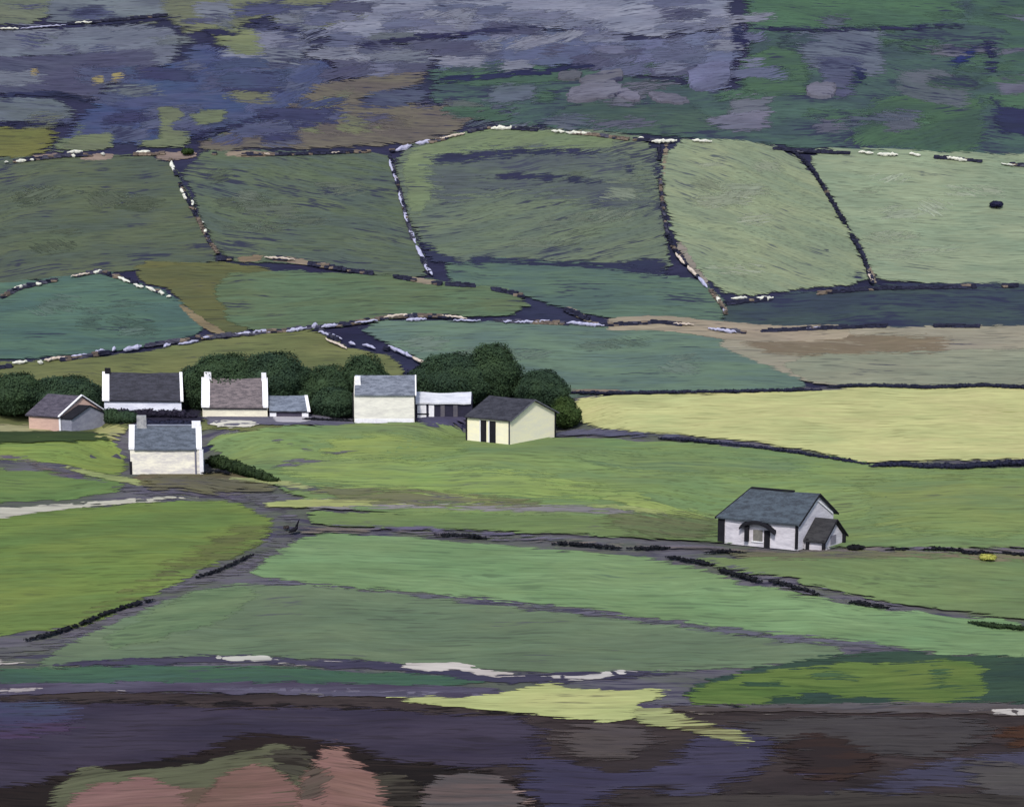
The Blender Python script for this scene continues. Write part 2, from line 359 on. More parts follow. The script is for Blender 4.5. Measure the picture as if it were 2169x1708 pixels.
# greens and grey rock in the upper right
moor('moor', [1584,0, 2040,0, 2042,44, 1900,56, 1582,56], (70,106,78), (62,92,74), .16)
moor('moor', [2050,0, 2169,0, 2169,180, 2110,150, 2120,60, 2060,50], (66,98,78), (58,84,78), .2)
moor('moor', [930,148, 1100,136, 1195,148, 1200,170, 1060,180, 930,176], (70,102,78), (62,90,76), .16)
moor('moor', [1570,130, 1640,90, 1720,130, 1720,200, 1560,205], (68,100,74), (60,86,74), .16)
moor('moor', [1850,210, 2000,190, 2090,210, 2100,290, 2060,325, 1880,310, 1790,300, 1820,250], (66,98,72), (58,84,72), .18, ang=25)
moor('moor', [1200,215, 1480,225, 1540,270, 1400,285, 1260,268, 1150,250], (68,92,80), (58,80,78), .2)
moor('limestone_terrace', [1668,68, 1880,62, 1872,158, 1834,166, 1800,140, 1704,144], (96,106,122), (84,92,112), .24)
moor('limestone_terrace', [1720,120, 1830,128, 1810,200, 1770,210, 1745,170], (84,90,116), (70,74,104), .25)
moor('heath_patch', [1890,152, 1990,148, 2066,178, 2050,228, 1960,212, 1886,190], (92,98,110), (80,90,98), .2)
moor('heath_patch', [1864,242, 1954,240, 1956,276, 1870,280], (88,94,108))
moor('heath_patch', [2098,160, 2169,150, 2169,256, 2112,206], (96,96,116), (84,86,106))
moor('heath_patch', [1530,192, 1640,206, 1644,238, 1540,250], (98,102,116), (88,94,108), .16)
moor('heath_patch', [1480,256, 1560,240, 1640,232, 1632,272, 1560,278], (106,106,126), (96,98,118), .14)
moor('heath_patch', [1720,250, 1800,246, 1806,276, 1726,284], (92,94,112), jit=1.5)
moor('heath_patch', [1040,180, 1150,184, 1158,214, 1020,216], (88,98,116), (80,92,104), .18)
moor('heath_patch', [940,214, 1030,222, 1030,250, 940,244], (92,98,92), (80,90,90), .15)
PAL_R = [((70,104,78),(60,88,74)), ((64,94,74),(54,78,72)), ((88,96,110),(74,84,100)), ((96,98,112),(84,86,104)), ((60,80,84),(52,66,80))]
PAL_L = [((112,118,132),(98,104,120)), ((84,88,114),(72,76,102)), ((98,106,112),(88,96,104)), ((74,80,112),(66,70,104)), ((104,112,92),(94,100,88))]
PAL_B = [((100,92,84),(88,82,80)), ((104,108,82),(94,94,80)), ((82,82,104),(72,72,98))]
for i in range(120):
    x = RNG.uniform(-60, 2230); y = RNG.uniform(8, 268)
    if 1000 < x < 1600 and y < 130 or (130 < x < 640 and 140 < y < 300 and RNG.random() < .7): continue
    if x < 900 and y > 150 and x > 420: pal = PAL_B
    elif x > 1560 or (x > 920 and y > 130): pal = PAL_R
    else: pal = PAL_L
    c = pal[RNG.integers(len(pal))]; l = RNG.uniform(50, 170); hh = RNG.uniform(8, 26); sl = RNG.uniform(-.12, .08)*l; j = RNG.uniform(-8, 8, 4)
    moor('heath_patch', [x+j[0], y, x+l*.5, y-hh*.12+sl*.5, x+l+j[1], y+sl, x+l+j[2], y+sl+hh, x+l*.5, y+hh*1.1+sl*.5, x+j[3], y+hh], c[0], c[1], float(RNG.choice([.22,.3])), rimw=2.2, ang=float(RNG.choice([-6,0,6,14])))
for i in range(90):
    if i < 60: x = RNG.uniform(620, 1560); y = RNG.uniform(4, 150); pal = [((122,125,142),(108,112,130)), ((92,98,126),(82,88,116)), ((108,112,136),(96,100,126)), ((80,82,108),(70,72,100))]
    else: x = RNG.uniform(140, 620); y = RNG.uniform(130, 290); pal = [((66,78,112),(60,70,104)), ((80,86,116),(70,76,108)), ((58,62,98),(52,56,92))]
    c = pal[RNG.integers(len(pal))]; l = RNG.uniform(60, 170); hh = RNG.uniform(12, 30); sl = RNG.uniform(-.16, .06)*l; j = RNG.uniform(-8, 8, 4)
    moor('heath_patch', [x+j[0], y, x+l+j[1], y+sl, x+l+j[2], y+sl+hh, x+j[3], y+hh], c[0], c[1], float(RNG.choice([.2,.27])), rimw=1.8, ang=float(RNG.choice([-6,0,6,30])))
for q in ([56,148, 78,146, 84,158, 64,162], [186,164, 218,161, 222,174, 196,180], [236,158, 270,151, 256,174, 232,175]): moor('heath_patch', q, (150,136,82), (138,124,76), .05, jit=.8, rimw=.6, grow=2)
for q in ([330,230, 388,228, 394,250, 342,258], [398,242, 484,234, 480,256, 410,264], [290,300, 334,298, 340,252, 366,256, 370,280, 404,276, 400,308, 292,312], [160,290, 250,284, 238,314, 104,318]): moor('moor', q, (106,116,84), (98,106,82), .08, jit=1.2, rimw=.8)
NV = dict(gap=.2, rimw=1.2, jit=1.6, grow=1)
moor('peat_and_shade', [2094,190, 2130,226, 2169,276, 2169,332, 2110,282, 2096,240], (44,48,86), (40,44,74), **NV)
moor('peat_and_shade', [2078,82, 2112,80, 2116,160, 2086,152], (44,48,86), **NV)
moor('peat_and_shade', [1800,134, 1834,132, 1836,184, 1802,190], (46,50,90), **NV)
moor('peat_and_shade', [2004,130, 2072,98, 2076,112, 2010,158], (40,52,110), **NV)
moor('peat_and_shade', [1540,60, 1582,40, 1586,96, 1562,120, 1550,200, 1536,204, 1552,110], (44,48,86), **NV)
moor('peat_and_shade', [1300,150, 1260,146, 1080,168, 920,178, 924,164, 1080,150, 1240,134], (42,46,84), **NV)
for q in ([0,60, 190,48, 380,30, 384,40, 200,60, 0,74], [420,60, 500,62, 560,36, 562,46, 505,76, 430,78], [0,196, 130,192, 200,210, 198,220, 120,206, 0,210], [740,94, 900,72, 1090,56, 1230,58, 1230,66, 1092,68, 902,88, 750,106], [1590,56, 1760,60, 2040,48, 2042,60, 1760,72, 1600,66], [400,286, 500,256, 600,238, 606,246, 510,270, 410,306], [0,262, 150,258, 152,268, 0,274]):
    moor('peat_and_shade', q, (44,47,84), (38,40,70), **NV)
# ---- hill pastures
PG = dict(zone='hill')
patch('pasture', [0,348, 200,338, 352,338, 385,400, 440,500, 462,540, 400,560, 290,562, 205,572, 100,586, 0,628], (89, 101, 74), (78, 91, 78), NAV, .2, zone='hill', ang=12)
patch('pasture', [380,326, 600,330, 808,330, 826,345, 846,400, 862,470, 900,560, 895,580, 830,578, 700,556, 600,548, 470,546, 440,470], (90, 105, 78), (80, 95, 85), NAV, .24, zone='hill', ang=-10)
patch('pasture', [846,322, 960,292, 1050,276, 1250,286, 1386,302, 1396,400, 1412,520, 1414,576, 1300,552, 1000,556, 925,544, 884,490, 850,400], (104, 119, 92), (92, 107, 92), NAV, .23, zone='hill', ang=14)
patch('pasture', [850,330, 960,296, 1060,278, 1230,290, 1330,300, 1180,316, 960,326, 900,420, 878,470], (112,130,90), (104,120,88), NAV, .14, zone='hill', ang=8)
patch('pasture_hollow', [890,330, 1100,312, 1300,318, 1380,350, 1384,420, 1330,470, 1100,400, 930,440, 900,390], (92,106,92), (80,90,92), (64,68,92), .27, zone='hill', ang=-2, rimw=6)
patch('pasture', [1408,308, 1560,304, 1676,326, 1740,400, 1824,556, 1836,592, 1700,606, 1545,622, 1500,585, 1440,510, 1412,420], (137, 150, 112), (122, 138, 108), (72,82,94), .17, zone='hill', ang=-28)
patch('pasture', [1732,322, 1900,327, 2169,352, 2169,600, 1870,598, 1842,545, 1780,430, 1722,345], (141, 156, 121), (126, 144, 114), (80,92,92), .13, zone='hill', ang=-6)
patch('pasture', [1545,648, 1700,626, 1860,612, 2169,606, 2169,688, 1900,690, 1700,700, 1560,692, 1536,664], (62,80,80), (54,68,82), NAV, .28, zone='hill')
patch('pasture', [950,558, 1180,562, 1300,568, 1420,592, 1500,606, 1532,650, 1520,684, 1420,678, 1260,662, 1190,646, 1100,612, 948,594], (89, 116, 94), (77, 102, 94), NAV, .2, zone='hill', ang=-3)
patch('pasture', [292,562, 430,564, 560,572, 600,600, 560,640, 520,690, 480,704, 390,640, 360,602, 300,592], (99, 101, 56), (90, 95, 58), NAV, .1, zone='hill')
patch('pasture', [440,590, 620,582, 800,590, 960,606, 1085,622, 1122,656, 1000,664, 900,656, 800,672, 660,690, 500,700], (92, 110, 75), (89, 114, 82), NAV, .14, zone='hill', ang=2)
patch('pasture', [0,642, 90,604, 205,580, 245,590, 366,632, 430,688, 420,702, 230,742, 0,768], (84, 116, 96), (72, 102, 94), NAV, .13, zone='hill', ang=3)
patch('pasture', [0,794, 220,768, 420,736, 560,716, 662,706, 730,744, 862,772, 860,905, 0,905], (116, 122, 69), (102, 109, 62), NAV, .12, zone='hill', ang=2)
patch('pasture', [752,688, 1000,690, 1300,696, 1500,712, 1620,770, 1716,812, 1650,824, 1250,826, 1190,838, 1100,860, 930,800, 900,762, 830,722], (103, 130, 105), (91, 116, 106), NAV, .13, zone='hill')
patch('stubble_field', [1490,714, 1700,708, 1900,700, 2169,700, 2169,802, 1900,806, 1726,812, 1600,756], (158, 150, 125), (145, 140, 118), NAV, .1, zone='hill')
patch('stubble_field', [1640,764, 1900,752, 2169,748, 2169,802, 1900,808, 1730,810], (146, 149, 121), (134, 139, 114), NAV, .08, zone='hill')
patch('ploughed_strip', [1546,716, 1700,712, 2018,712, 2012,744, 1860,746, 1640,752], (130,114,88), (120,106,84), (150,140,116), .22, zone='hill', jit=2.2, rimw=2.4, grow=7)
patch('dry_grass_bank', [1280,684, 1400,678, 1520,692, 1640,702, 1800,698, 1800,708, 1700,716, 1600,716, 1500,706, 1400,690, 1290,694], (166,150,124), (146,134,112), NAV, .12, zone='hill', jit=1.2, rimw=.6)
for q, c in (([1404,308, 1416,306, 1410,372, 1402,372], (134,120,100)), ([1428,512, 1444,514, 1470,556, 1506,604, 1494,606, 1456,566], (150,140,128)), ([1836,566, 1846,566, 1856,600, 1846,602], (150,138,116)), ([372,642, 392,650, 430,676, 478,704, 468,712, 420,688], (138,122,88)), ([1188,648, 1214,654, 1262,682, 1240,682], (138,128,110)), ([832,584, 880,588, 945,602, 900,604], (164,146,122)), ([500,546, 560,540, 560,550, 505,556], (138,120,92)), ([556,548, 630,544, 672,562, 640,562], (158,140,116)), ([70,330, 130,324, 132,334, 72,338], (150,130,118)), ([168,330, 240,324, 242,336, 172,340], (156,134,120)), ([328,326, 420,320, 412,334, 334,340], (150,130,120)), ([470,322, 580,322, 570,332, 478,332], (150,134,112)), ([1200,826, 1330,828, 1326,836, 1206,834], (140,122,104))):
    patch('dry_grass_bank', q, c, tuple(int(v*.88) for v in c), NAV, .1, zone='bank', jit=.9, rimw=.5, grid=.8)
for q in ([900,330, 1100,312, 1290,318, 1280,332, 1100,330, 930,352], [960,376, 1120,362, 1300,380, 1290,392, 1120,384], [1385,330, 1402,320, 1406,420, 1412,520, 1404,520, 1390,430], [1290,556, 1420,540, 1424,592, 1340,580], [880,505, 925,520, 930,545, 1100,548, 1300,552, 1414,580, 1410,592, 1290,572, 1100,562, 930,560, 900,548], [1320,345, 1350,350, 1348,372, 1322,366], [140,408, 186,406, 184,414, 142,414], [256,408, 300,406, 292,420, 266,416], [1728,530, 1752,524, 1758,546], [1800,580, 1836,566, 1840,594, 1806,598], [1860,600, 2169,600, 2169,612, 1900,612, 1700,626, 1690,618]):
    patch('peat_and_shade', q, (50,54,84), (42,46,74), NAV, .16, zone='bank', jit=2.0, rimw=1.6)  # bands along walls and hedges have their shade painted in navy
for (x0, y0, x1, y1), base in (((20,370,350,540),(88,99,80)), ((420,350,780,530),(88,99,84)), ((900,330,1360,530),(102,114,96)), ((1440,330,1680,590),(134,144,118)), ((1790,360,2150,580),(138,150,124)), ((820,705,1500,800),(102,122,106)), ((40,620,340,730),(84,108,96))):
    for _ in range(9):
        x = RNG.uniform(x0, x1-90); y = RNG.uniform(y0, y1-22); l = RNG.uniform(60, 150); hh = RNG.uniform(14, 34); sl = RNG.uniform(-.18, .18)*l; e = RNG.uniform(-14, 14)
        if x+l > x1: l = x1-x
        c = tuple(int(v+e) for v in base); patch('rough_grass', [x, y, x+l, y+sl*.4, x+l-6, y+sl*.4+hh, x+4, y+hh], c, tuple(v-8 for v in c), NAV, .16, zone='hill', ang=float(RNG.uniform(-35, 35)), rimw=3.2, jit=3, smooth=1, grow=3)
# ---- valley fields
def vale(nm, pts, A, B=None, G=(92,92,98), gap=.12, **kw): return patch(nm, pts, A, B, G, gap, zone='vale', grid=.95, **kw)
vale('hay_field', [1218,852, 1300,842, 1500,838, 1700,834, 1850,824, 2169,830, 2169,972, 1900,976, 1800,980, 1742,958, 1560,932, 1400,918, 1260,908, 1212,884], (202, 200, 124), (185, 188, 115), (160,164,84), .08)
vale('meadow', [430,922, 560,912, 740,906, 890,898, 985,912, 1010,944, 1180,930, 1500,946, 1760,972, 1850,990, 2000,998, 2169,990, 2169,1166, 1800,1160, 1520,1150, 1200,1130, 900,1096, 640,1066, 560,1010, 450,960], (128, 153, 80), (113, 141, 83), (96,108,74), .16, ang=-2)
vale('meadow', [640,936, 900,912, 990,930, 1000,962, 860,980, 700,976], (137, 159, 74), (124, 147, 77), (100,110,76), .13, rimw=4)
vale('meadow', [560,984, 760,966, 960,978, 1240,1018, 1440,1066, 1200,1062, 800,1046, 640,1024], (128, 153, 83), (138, 163, 76), (104,104,104), .16, ang=-3, rimw=4)
vale('meadow', [1780,1000, 2169,1000, 2169,1150, 1840,1140, 1790,1070], (129, 149, 76), (114, 139, 81), (104,114,80), .12, rimw=5)
vale('meadow', [1190,955, 1500,960, 1750,985, 1700,1020, 1450,1010, 1220,990], (109, 137, 87), (122, 145, 80), (96,112,88), .14, ang=-4, rimw=4)
vale('meadow', [0,936, 130,930, 262,934, 268,1008, 180,992, 60,972, 0,972], (135, 157, 65), (120, 145, 65), (84,90,62), .12)
vale('meadow', [0,986, 90,996, 200,1016, 282,1026, 240,1040, 120,1060, 0,1072], (113, 143, 68), (101, 131, 66), (80,92,70), .16)
vale('meadow', [0,1104, 200,1076, 380,1064, 490,1064, 562,1090, 582,1118, 556,1150, 440,1200, 300,1272, 150,1340, 0,1356], (116, 140, 59), (103, 129, 59), (96,112,58), .1, ang=4)
vale('meadow', [450,1130, 500,1110, 582,1112, 576,1142, 520,1174, 400,1216, 280,1276, 160,1330, 130,1330, 260,1250], (98, 105, 60), (104, 114, 56), (92,94,78), .16, ang=10, rimw=4)
vale('meadow', [640,1090, 900,1092, 1200,1098, 1500,1108, 1526,1136, 1400,1142, 1100,1130, 800,1118, 660,1112], (116,142,76), (106,130,74), (102,98,98), .14)
vale('meadow', [650,1132, 780,1134, 920,1144, 1200,1168, 1416,1184, 1600,1244, 1940,1302, 2169,1356, 2169,1392, 2080,1394, 1850,1362, 1600,1338, 1200,1284, 900,1254, 640,1234, 524,1220, 542,1192], (122, 157, 100), (113, 145, 90), (92,118,92), .1, ang=-6)
vale('meadow', [1440,1184, 1560,1190, 1800,1174, 2169,1180, 2169,1346, 1960,1296, 1700,1236, 1560,1214], (116, 141, 81), (108, 133, 80), (104,112,92), .1, ang=-4)
vale('meadow', [440,1240, 640,1240, 900,1266, 1200,1302, 1600,1346, 1840,1376, 1700,1404, 1400,1424, 1100,1424, 800,1400, 600,1394, 400,1390, 200,1402, 60,1424, 100,1386, 260,1310], (108, 130, 93), (100, 122, 90), (92,98,98), .1)
vale('meadow', [180,1380, 330,1290, 440,1246, 560,1246, 500,1300, 360,1350], (101, 128, 86), (109, 134, 89), (92,98,98), .14, ang=8)
vale('grass_bank', [0,1432, 140,1416, 320,1410, 500,1412, 900,1428, 1080,1446, 900,1454, 500,1448, 250,1446, 60,1462, 0,1460], (69, 107, 79), (62, 94, 79), (76,76,100), .14)
vale('grass_bank', [1424,1482, 1470,1452, 1530,1430, 1700,1398, 1900,1374, 2080,1394, 2169,1396, 2169,1492, 2060,1490, 1900,1494, 1700,1494], (58,84,64), (50,74,64), (44,58,60), .14)
vale('grass_bank', [1436,1484, 1490,1450, 1540,1446, 1560,1428, 1700,1420, 1800,1400, 1900,1412, 1960,1400, 2096,1404, 2080,1440, 2100,1450, 2070,1484, 1900,1490, 1860,1470, 1780,1480, 1720,1462, 1690,1488, 1560,1494], (89, 119, 49), (102, 127, 52), (58,90,60), .16)
vale('grass_bank', [1560,1446, 1680,1444, 1676,1452, 1570,1456], (56,86,58), jit=1.2)
vale('grass_bank', [1700,1424, 1760,1418, 1850,1430, 1820,1444, 1730,1440], (72,104,62), (64,94,62), (50,76,60), .3, rimw=2.5)
vale('grass_bank', [1960,1416, 2010,1414, 2020,1450, 1980,1456], (70,104,60), (60,92,62), (50,76,60), .3, rimw=2.5)
vale('grass_bank', [1590,1492, 1660,1470, 1720,1484, 1740,1494], (52,78,62), jit=1.4)
# yards and bare ground by the houses
vale('farmyard', [205,856, 428,856, 430,902, 280,900, 205,884], (52,50,72), (44,42,62), (30,30,48), .15)
vale('farmyard', [425,888, 575,886, 660,884, 752,886, 750,900, 600,900, 440,902], (116,112,128), (98,96,116), (70,70,96), .12, rimw=.7)
vale('farmyard', [876,886, 1000,888, 988,908, 890,904], (86,84,112), (70,68,100), jit=1.2)
vale('pale_kerb', [440,898, 520,898, 560,904, 470,906], (226,220,200), jit=.8, rimw=.4)
vale('pale_kerb', [575,888, 650,886, 660,892, 590,895], (206,200,206), jit=.8, rimw=.4)
vale('dry_grass', [0,905, 60,902, 128,917, 60,930, 0,932], (176,172,118), (164,160,108), jit=1.2)
vale('dry_grass', [196,908, 270,908, 270,926, 236,934, 196,926], (170,172,100), (160,160,90), jit=1.2)
vale('rough_grass', [0,930, 130,918, 200,922, 262,932, 140,936, 0,940], (66,86,40), (56,74,38), (44,56,36), .15, jit=1.3)
vale('bare_earth', [270,1008, 330,1006, 430,1004, 520,1006, 560,1020, 500,1030, 300,1026], (116,100,78), (104,96,64), (96,90,70), .12)
vale('rough_grass', [280,1016, 400,1014, 500,1022, 520,1040, 440,1050, 300,1036], (112,110,66), (122,120,72), (98,92,104), .15)
# tracks
TR = (106,101,114); TB = (94,94,94)
def track(pts, w, A=TR, B=TB, nm='track', **kw):
    kw.setdefault('jit', 1.8); kw.setdefault('rimw', 1.3)
    return patch(nm, ribbon(pts, w), A, B, (70,68,88), .1, zone='track', grid=1.0, **kw)
_lift['track'] = 55
track([430,1032, 500,1040, 560,1056, 600,1080, 622,1110, 612,1140, 560,1180, 490,1212, 400,1236, 300,1282, 180,1336, 60,1384, -120,1430], [14,26,30,32,40,42,38,28,20,20,18,22,28,32])
track([-60,972, 20,966, 60,978, 130,1004, 230,1018], [8,14,16,14,4], (116,104,96), (98,88,112))
track([240,1034, 330,1040, 440,1040, 540,1064], [10,22,26,20], (98,92,112))
track([620,1072, 800,1072, 1000,1078, 1200,1082, 1400,1090, 1500,1096], [26,14,14,16,10,4], (150,144,142), (132,128,128))
track([620,1124, 780,1128, 920,1134, 1100,1146, 1300,1156, 1440,1162, 1560,1168, 1680,1176, 1830,1170, 2000,1168, 2169,1172, 2500,1178], [18,10,8,8,8,9,7,8,13,11,12,14], (128,116,104), (110,102,118))
track([690,1118, 900,1124, 1100,1138, 1250,1150], [4,8,8,4], (120,114,138), (104,98,124))
track([1410,1180, 1500,1190, 1600,1224, 1730,1258, 1860,1284, 1950,1302], [4,14,18,18,20,4], (106,104,118), (92,88,104))
track([520,1228, 640,1238, 800,1250, 1000,1272, 1200,1292, 1400,1320, 1600,1344, 1800,1366, 1900,1374], [7,8,8,9,11,13,17,24,10], (106,102,120), (94,96,104))
track([560,1020, 640,1040, 760,1046, 840,1046], [6,16,10,3], (98,94,118))
track([560,930, 660,960, 720,964, 800,952], [3,8,8,3], (118,112,128))
track([560,1000, 600,986, 700,976], [6,12,4], (112,106,122))
track([1150,925, 1240,916, 1400,926, 1560,944, 1640,952], [5,14,10,8,3], (104,102,124), (88,88,112))
track([-200,1106, 0,1096, 80,1080, 200,1066, 330,1058, 420,1054], [12,9,10,9,7,3], (204,200,178), (184,180,160), 'pale_path', rimw=.5, jit=1.1)
track([130,988, 200,1006, 280,1020, 300,1026], [4,12,12,10], (164,176,104), (150,164,92), 'light_grass', rimw=.5, jit=1.1)
track([470,1018, 560,1022, 630,1032, 690,1046], [3,9,10,3], (172,178,112), (150,162,96), 'light_grass', rimw=.5, jit=1.1)
track([560,1072, 700,1070, 800,1068, 900,1072], [12,16,10,3], (182,184,104), (160,168,92), 'light_grass', rimw=.6)
track([780,1052, 900,1054, 1020,1062, 1060,1072], [4,12,16,4], (160,180,84), (146,168,80), 'light_grass', rimw=.6)
track([1130,1024, 1250,1046, 1400,1080, 1500,1100], [4,16,22,16], (150,172,82), (140,162,80), 'light_grass', rimw=.8)
track([1230,1074, 1320,1078, 1400,1090, 1420,1098], [3,8,12,6], (164,176,98), (150,164,90), 'light_grass', rimw=.6)
# stony shore line and the road below the fields
sh = dict(rimw=.3, jit=1.8, grow=0)
track([80,1412, 250,1404, 440,1396, 560,1398, 700,1408, 800,1408, 960,1426, 1100,1440, 1300,1432, 1500,1420], [4,16,16,18,18,20,20,20,18,4], (78,74,96), (64,60,86), 'ditch', rimw=.8)
track([-300,1452, 0,1408, 30,1402, 78,1400], [15.8, 12.2, 10.4, 2.6], (196,188,178), (176,166,158), 'shingle_bank', **sh)
track([440,1392, 500,1396, 560,1394, 590,1402], [3.5, 10.4, 15.8, 7.0], (204,200,186), (160,158,150), 'shingle_bank', **sh)
track([588,1404, 640,1407, 690,1402, 760,1401], [12.2, 7.8, 2.6], (222,212,200), (200,190,180), 'shingle_bank', **sh)
track([800,1404, 860,1412, 920,1414, 970,1410, 1030,1426, 1112,1434], [3.5, 12.2, 21.0, 15.8, 17.4, 7.0], (216,206,194), (190,180,170), 'shingle_bank', **sh)
track([1130,1438, 1180,1436, 1236,1436, 1300,1426, 1350,1420, 1420,1422], [7.0, 13.9, 10.4, 2.6], (214,206,196), (176,168,166), 'shingle_bank', **sh)
track([-400,1474, 0,1466, 200,1456, 500,1456, 900,1466, 1100,1476, 1300,1494, 1450,1500], [20,20,22,28,30,26,18,4], (96,90,112), (76,66,88), 'road', rimw=.8)
track([400,1458, 700,1462, 1000,1474, 1200,1484], [4,5,6,3], (120,112,132), (96,90,112), 'road_edge', rimw=.4, jit=1)
track([-300,1462, 0,1466, 50,1464, 90,1458], [12.2, 11.4, 11.4, 2.6], (218,206,200), (170,158,156), 'shingle_bank', **sh)
track([200,1463, 250,1465, 300,1470], [2.6, 7.8, 2.6], (226,216,208), nm='shingle_bank', **sh)
track([620,1470, 660,1470, 710,1476], [2.6, 5.2, 1.7], (190,176,178), nm='shingle_bank', **sh)
track([1400,1504, 1600,1502, 1800,1500, 2000,1500, 2169,1506, 2500,1510], [14,18,20,24,26,24], (104,98,100), (84,72,68), 'road', rimw=.8)
track([1440,1508, 1500,1512, 1540,1518], [2.6, 6.1, 2.6], (206,186,160), nm='shingle_bank', **sh)
track([1590,1512, 1640,1516, 1690,1520], [2.6, 6.1, 2.6], (210,190,160), nm='shingle_bank', **sh)
track([2040,1504, 2100,1508, 2169,1510, 2400,1512], [2.6, 10.4, 13.9, 12.2], (226,218,206), (200,190,180), 'shingle_bank', **sh)
patch('lichen_bank', [800,1478, 880,1474, 1010,1478, 1110,1458, 1188,1444, 1206,1462, 1300,1464, 1426,1456, 1414,1478, 1350,1490, 1392,1508, 1310,1536, 1160,1518, 980,1502, 860,1488], (196,202,120), (182,190,110), (120,116,84), .1, zone='track', grid=1., jit=2.2, rimw=.6)
patch('lichen_bank', [1330,1500, 1386,1494, 1440,1514, 1520,1538, 1600,1562, 1592,1588, 1550,1572, 1440,1546, 1340,1534], (178,184,110), (150,152,94), (80,66,48), .28, zone='track', grid=1., jit=1.8, rimw=.8)
vale('rough_grass', [290,1018, 420,1013, 520,1022, 600,1040, 540,1050, 420,1046, 320,1040], (112,108,72), (104,100,78), (96,92,104), .22, rimw=3)
vale('meadow', [640,1034, 800,1038, 1000,1050, 1200,1072, 1000,1076, 700,1066], (120,124,76), (112,114,80), (104,100,104), .18, rimw=3)
vale('meadow', [1240,1090, 1400,1086, 1540,1100, 1530,1140, 1440,1150, 1300,1130], (112,116,74), (104,120,72), (104,100,96), .18, rimw=4)
vale('bare_earth', [1540,1172, 1700,1178, 1900,1170, 2100,1176, 2169,1184, 2100,1192, 1900,1184, 1700,1188, 1560,1184], (128,116,90), (112,116,80), (104,100,96), .2, rimw=2)
# ---- heath at the foot of the view
def heath(nm, pts, A, B=None, G=(52,42,42), gap=.14, **kw): kw.setdefault('rimw', 1.6); return patch(nm, pts, A, B, G, gap, zone='heath', **kw)
heath('peat_bank', [0,1476, 300,1478, 700,1488, 1100,1502, 1300,1524, 1160,1530, 900,1516, 560,1504, 200,1496, 0,1496], (34,28,29), (44,35,35), (24,20,20), .14, jit=1.6, grow=0)
heath('heather_slope', [0,1494, 190,1488, 560,1502, 800,1506, 1000,1516, 1162,1530, 1160,1602, 1090,1622, 900,1626, 760,1608, 728,1582, 620,1592, 560,1566, 430,1592, 410,1632, 330,1634, 250,1660, 130,1648, 96,1662, 0,1708], (71, 62, 81), (59, 51, 71), gap=.1)
heath('heather_slope', [0,1500, 130,1490, 190,1500, 130,1540, 0,1560], (70,76,106), (70,66,98))
heath('heather_slope', [0,1560, 120,1530, 200,1530, 130,1556, 0,1590], (82,58,88), (74,64,96), gap=.3)
heath('heather_slope', [1090,1600, 1160,1598, 1300,1640, 1400,1632, 1460,1560, 1510,1540, 1600,1556, 1640,1540, 1660,1606, 1600,1640, 1480,1700, 1400,1680, 1300,1660, 1180,1708, 1080,1640], (74, 68, 92), (66, 60, 86), gap=.16)
heath('heather_slope', [1660,1600, 1850,1590, 1830,1640, 1700,1650], (78,70,92), (60,46,54), gap=.26)
heath('heather_slope', [1880,1640, 2040,1600, 2169,1570, 2169,1690, 2060,1650, 1900,1690, 1700,1700], (82,78,100), (70,66,88), gap=.18)
heath('bare_earth', [1160,1540, 1340,1534, 1420,1560, 1390,1590, 1280,1614, 1220,1606, 1160,1580], (92,80,76), (82,72,72), gap=.12)
heath('bare_earth', [1500,1530, 1700,1522, 2000,1520, 2110,1530, 2090,1580, 1980,1604, 1860,1590, 1720,1600, 1640,1560], (80,74,72), (72,66,66), gap=.12)
heath('bare_earth', [2100,1530, 2169,1520, 2169,1580, 2110,1590], (88,54,34), (72,44,30), gap=.25)
heath('bare_earth', [1640,1560, 1800,1560, 1900,1610, 1820,1650, 1660,1640], (66,46,38), (54,40,36), gap=.3)
heath('bare_earth', [2010,1610, 2060,1610, 2169,1680, 2169,1708, 2080,1700], (90,84,80), (80,74,74))
heath('rough_grass', [1200,1690, 1700,1680, 2169,1694, 2169,1708, 1150,1708], (72,64,58), (58,50,48), gap=.2)
# ---- pink heath and turf on the near slope
KW = dict(rimw=.6, jit=2.4, smooth=0, grow=7)
heath('peat_bank', [0,1700, 60,1668, 130,1640, 240,1622, 330,1612, 410,1600, 440,1576, 500,1562, 570,1550, 630,1566, 690,1572, 760,1580, 830,1616, 930,1620, 1080,1640, 1150,1690, 1180,1708, 0,1708], (34,26,24), (46,34,30), (26,20,18), .16, rimw=1.5, jit=2.4)
heath('turf_bank', [40,1708, 110,1676, 168,1636, 206,1628, 260,1642, 330,1630, 400,1622, 430,1626, 480,1602, 540,1592, 590,1578, 640,1592, 672,1640, 740,1690, 720,1708], (108,110,76), (92,92,66), (50,40,30), .2, ang=18, **KW)
heath('turf_bank', [560,1600, 640,1584, 668,1620, 640,1680, 590,1650], (84,80,62), (70,64,52), (44,34,28), .28, ang=-20, **KW)
heath('pink_heath', [100,1708, 150,1690, 300,1680, 500,1672, 650,1676, 690,1708], (134,98,84), (112,90,70), (92,86,62), .2, ang=6, **KW)
heath('pink_heath', [110,1708, 150,1684, 200,1662, 262,1662, 322,1638, 350,1666, 400,1676, 380,1708], (156,110,102), (142,100,90), (98,94,66), .14, ang=10, **KW)
heath('pink_heath', [380,1708, 430,1672, 470,1642, 520,1626, 580,1630, 620,1656, 650,1700, 640,1708], (150,108,94), (134,96,82), (96,90,64), .18, ang=14, **KW)
heath('pink_heath', [600,1708, 632,1658, 662,1612, 684,1578, 700,1566, 716,1578, 752,1610, 782,1632, 832,1666, 876,1708], (158,112,100), (140,98,84), (86,78,58), .15, ang=-22, **KW)
heath('turf_bank', [640,1640, 690,1600, 700,1650, 690,1700, 630,1690], (96,84,68), (108,88,74), (60,48,38), .22, ang=40, **KW)
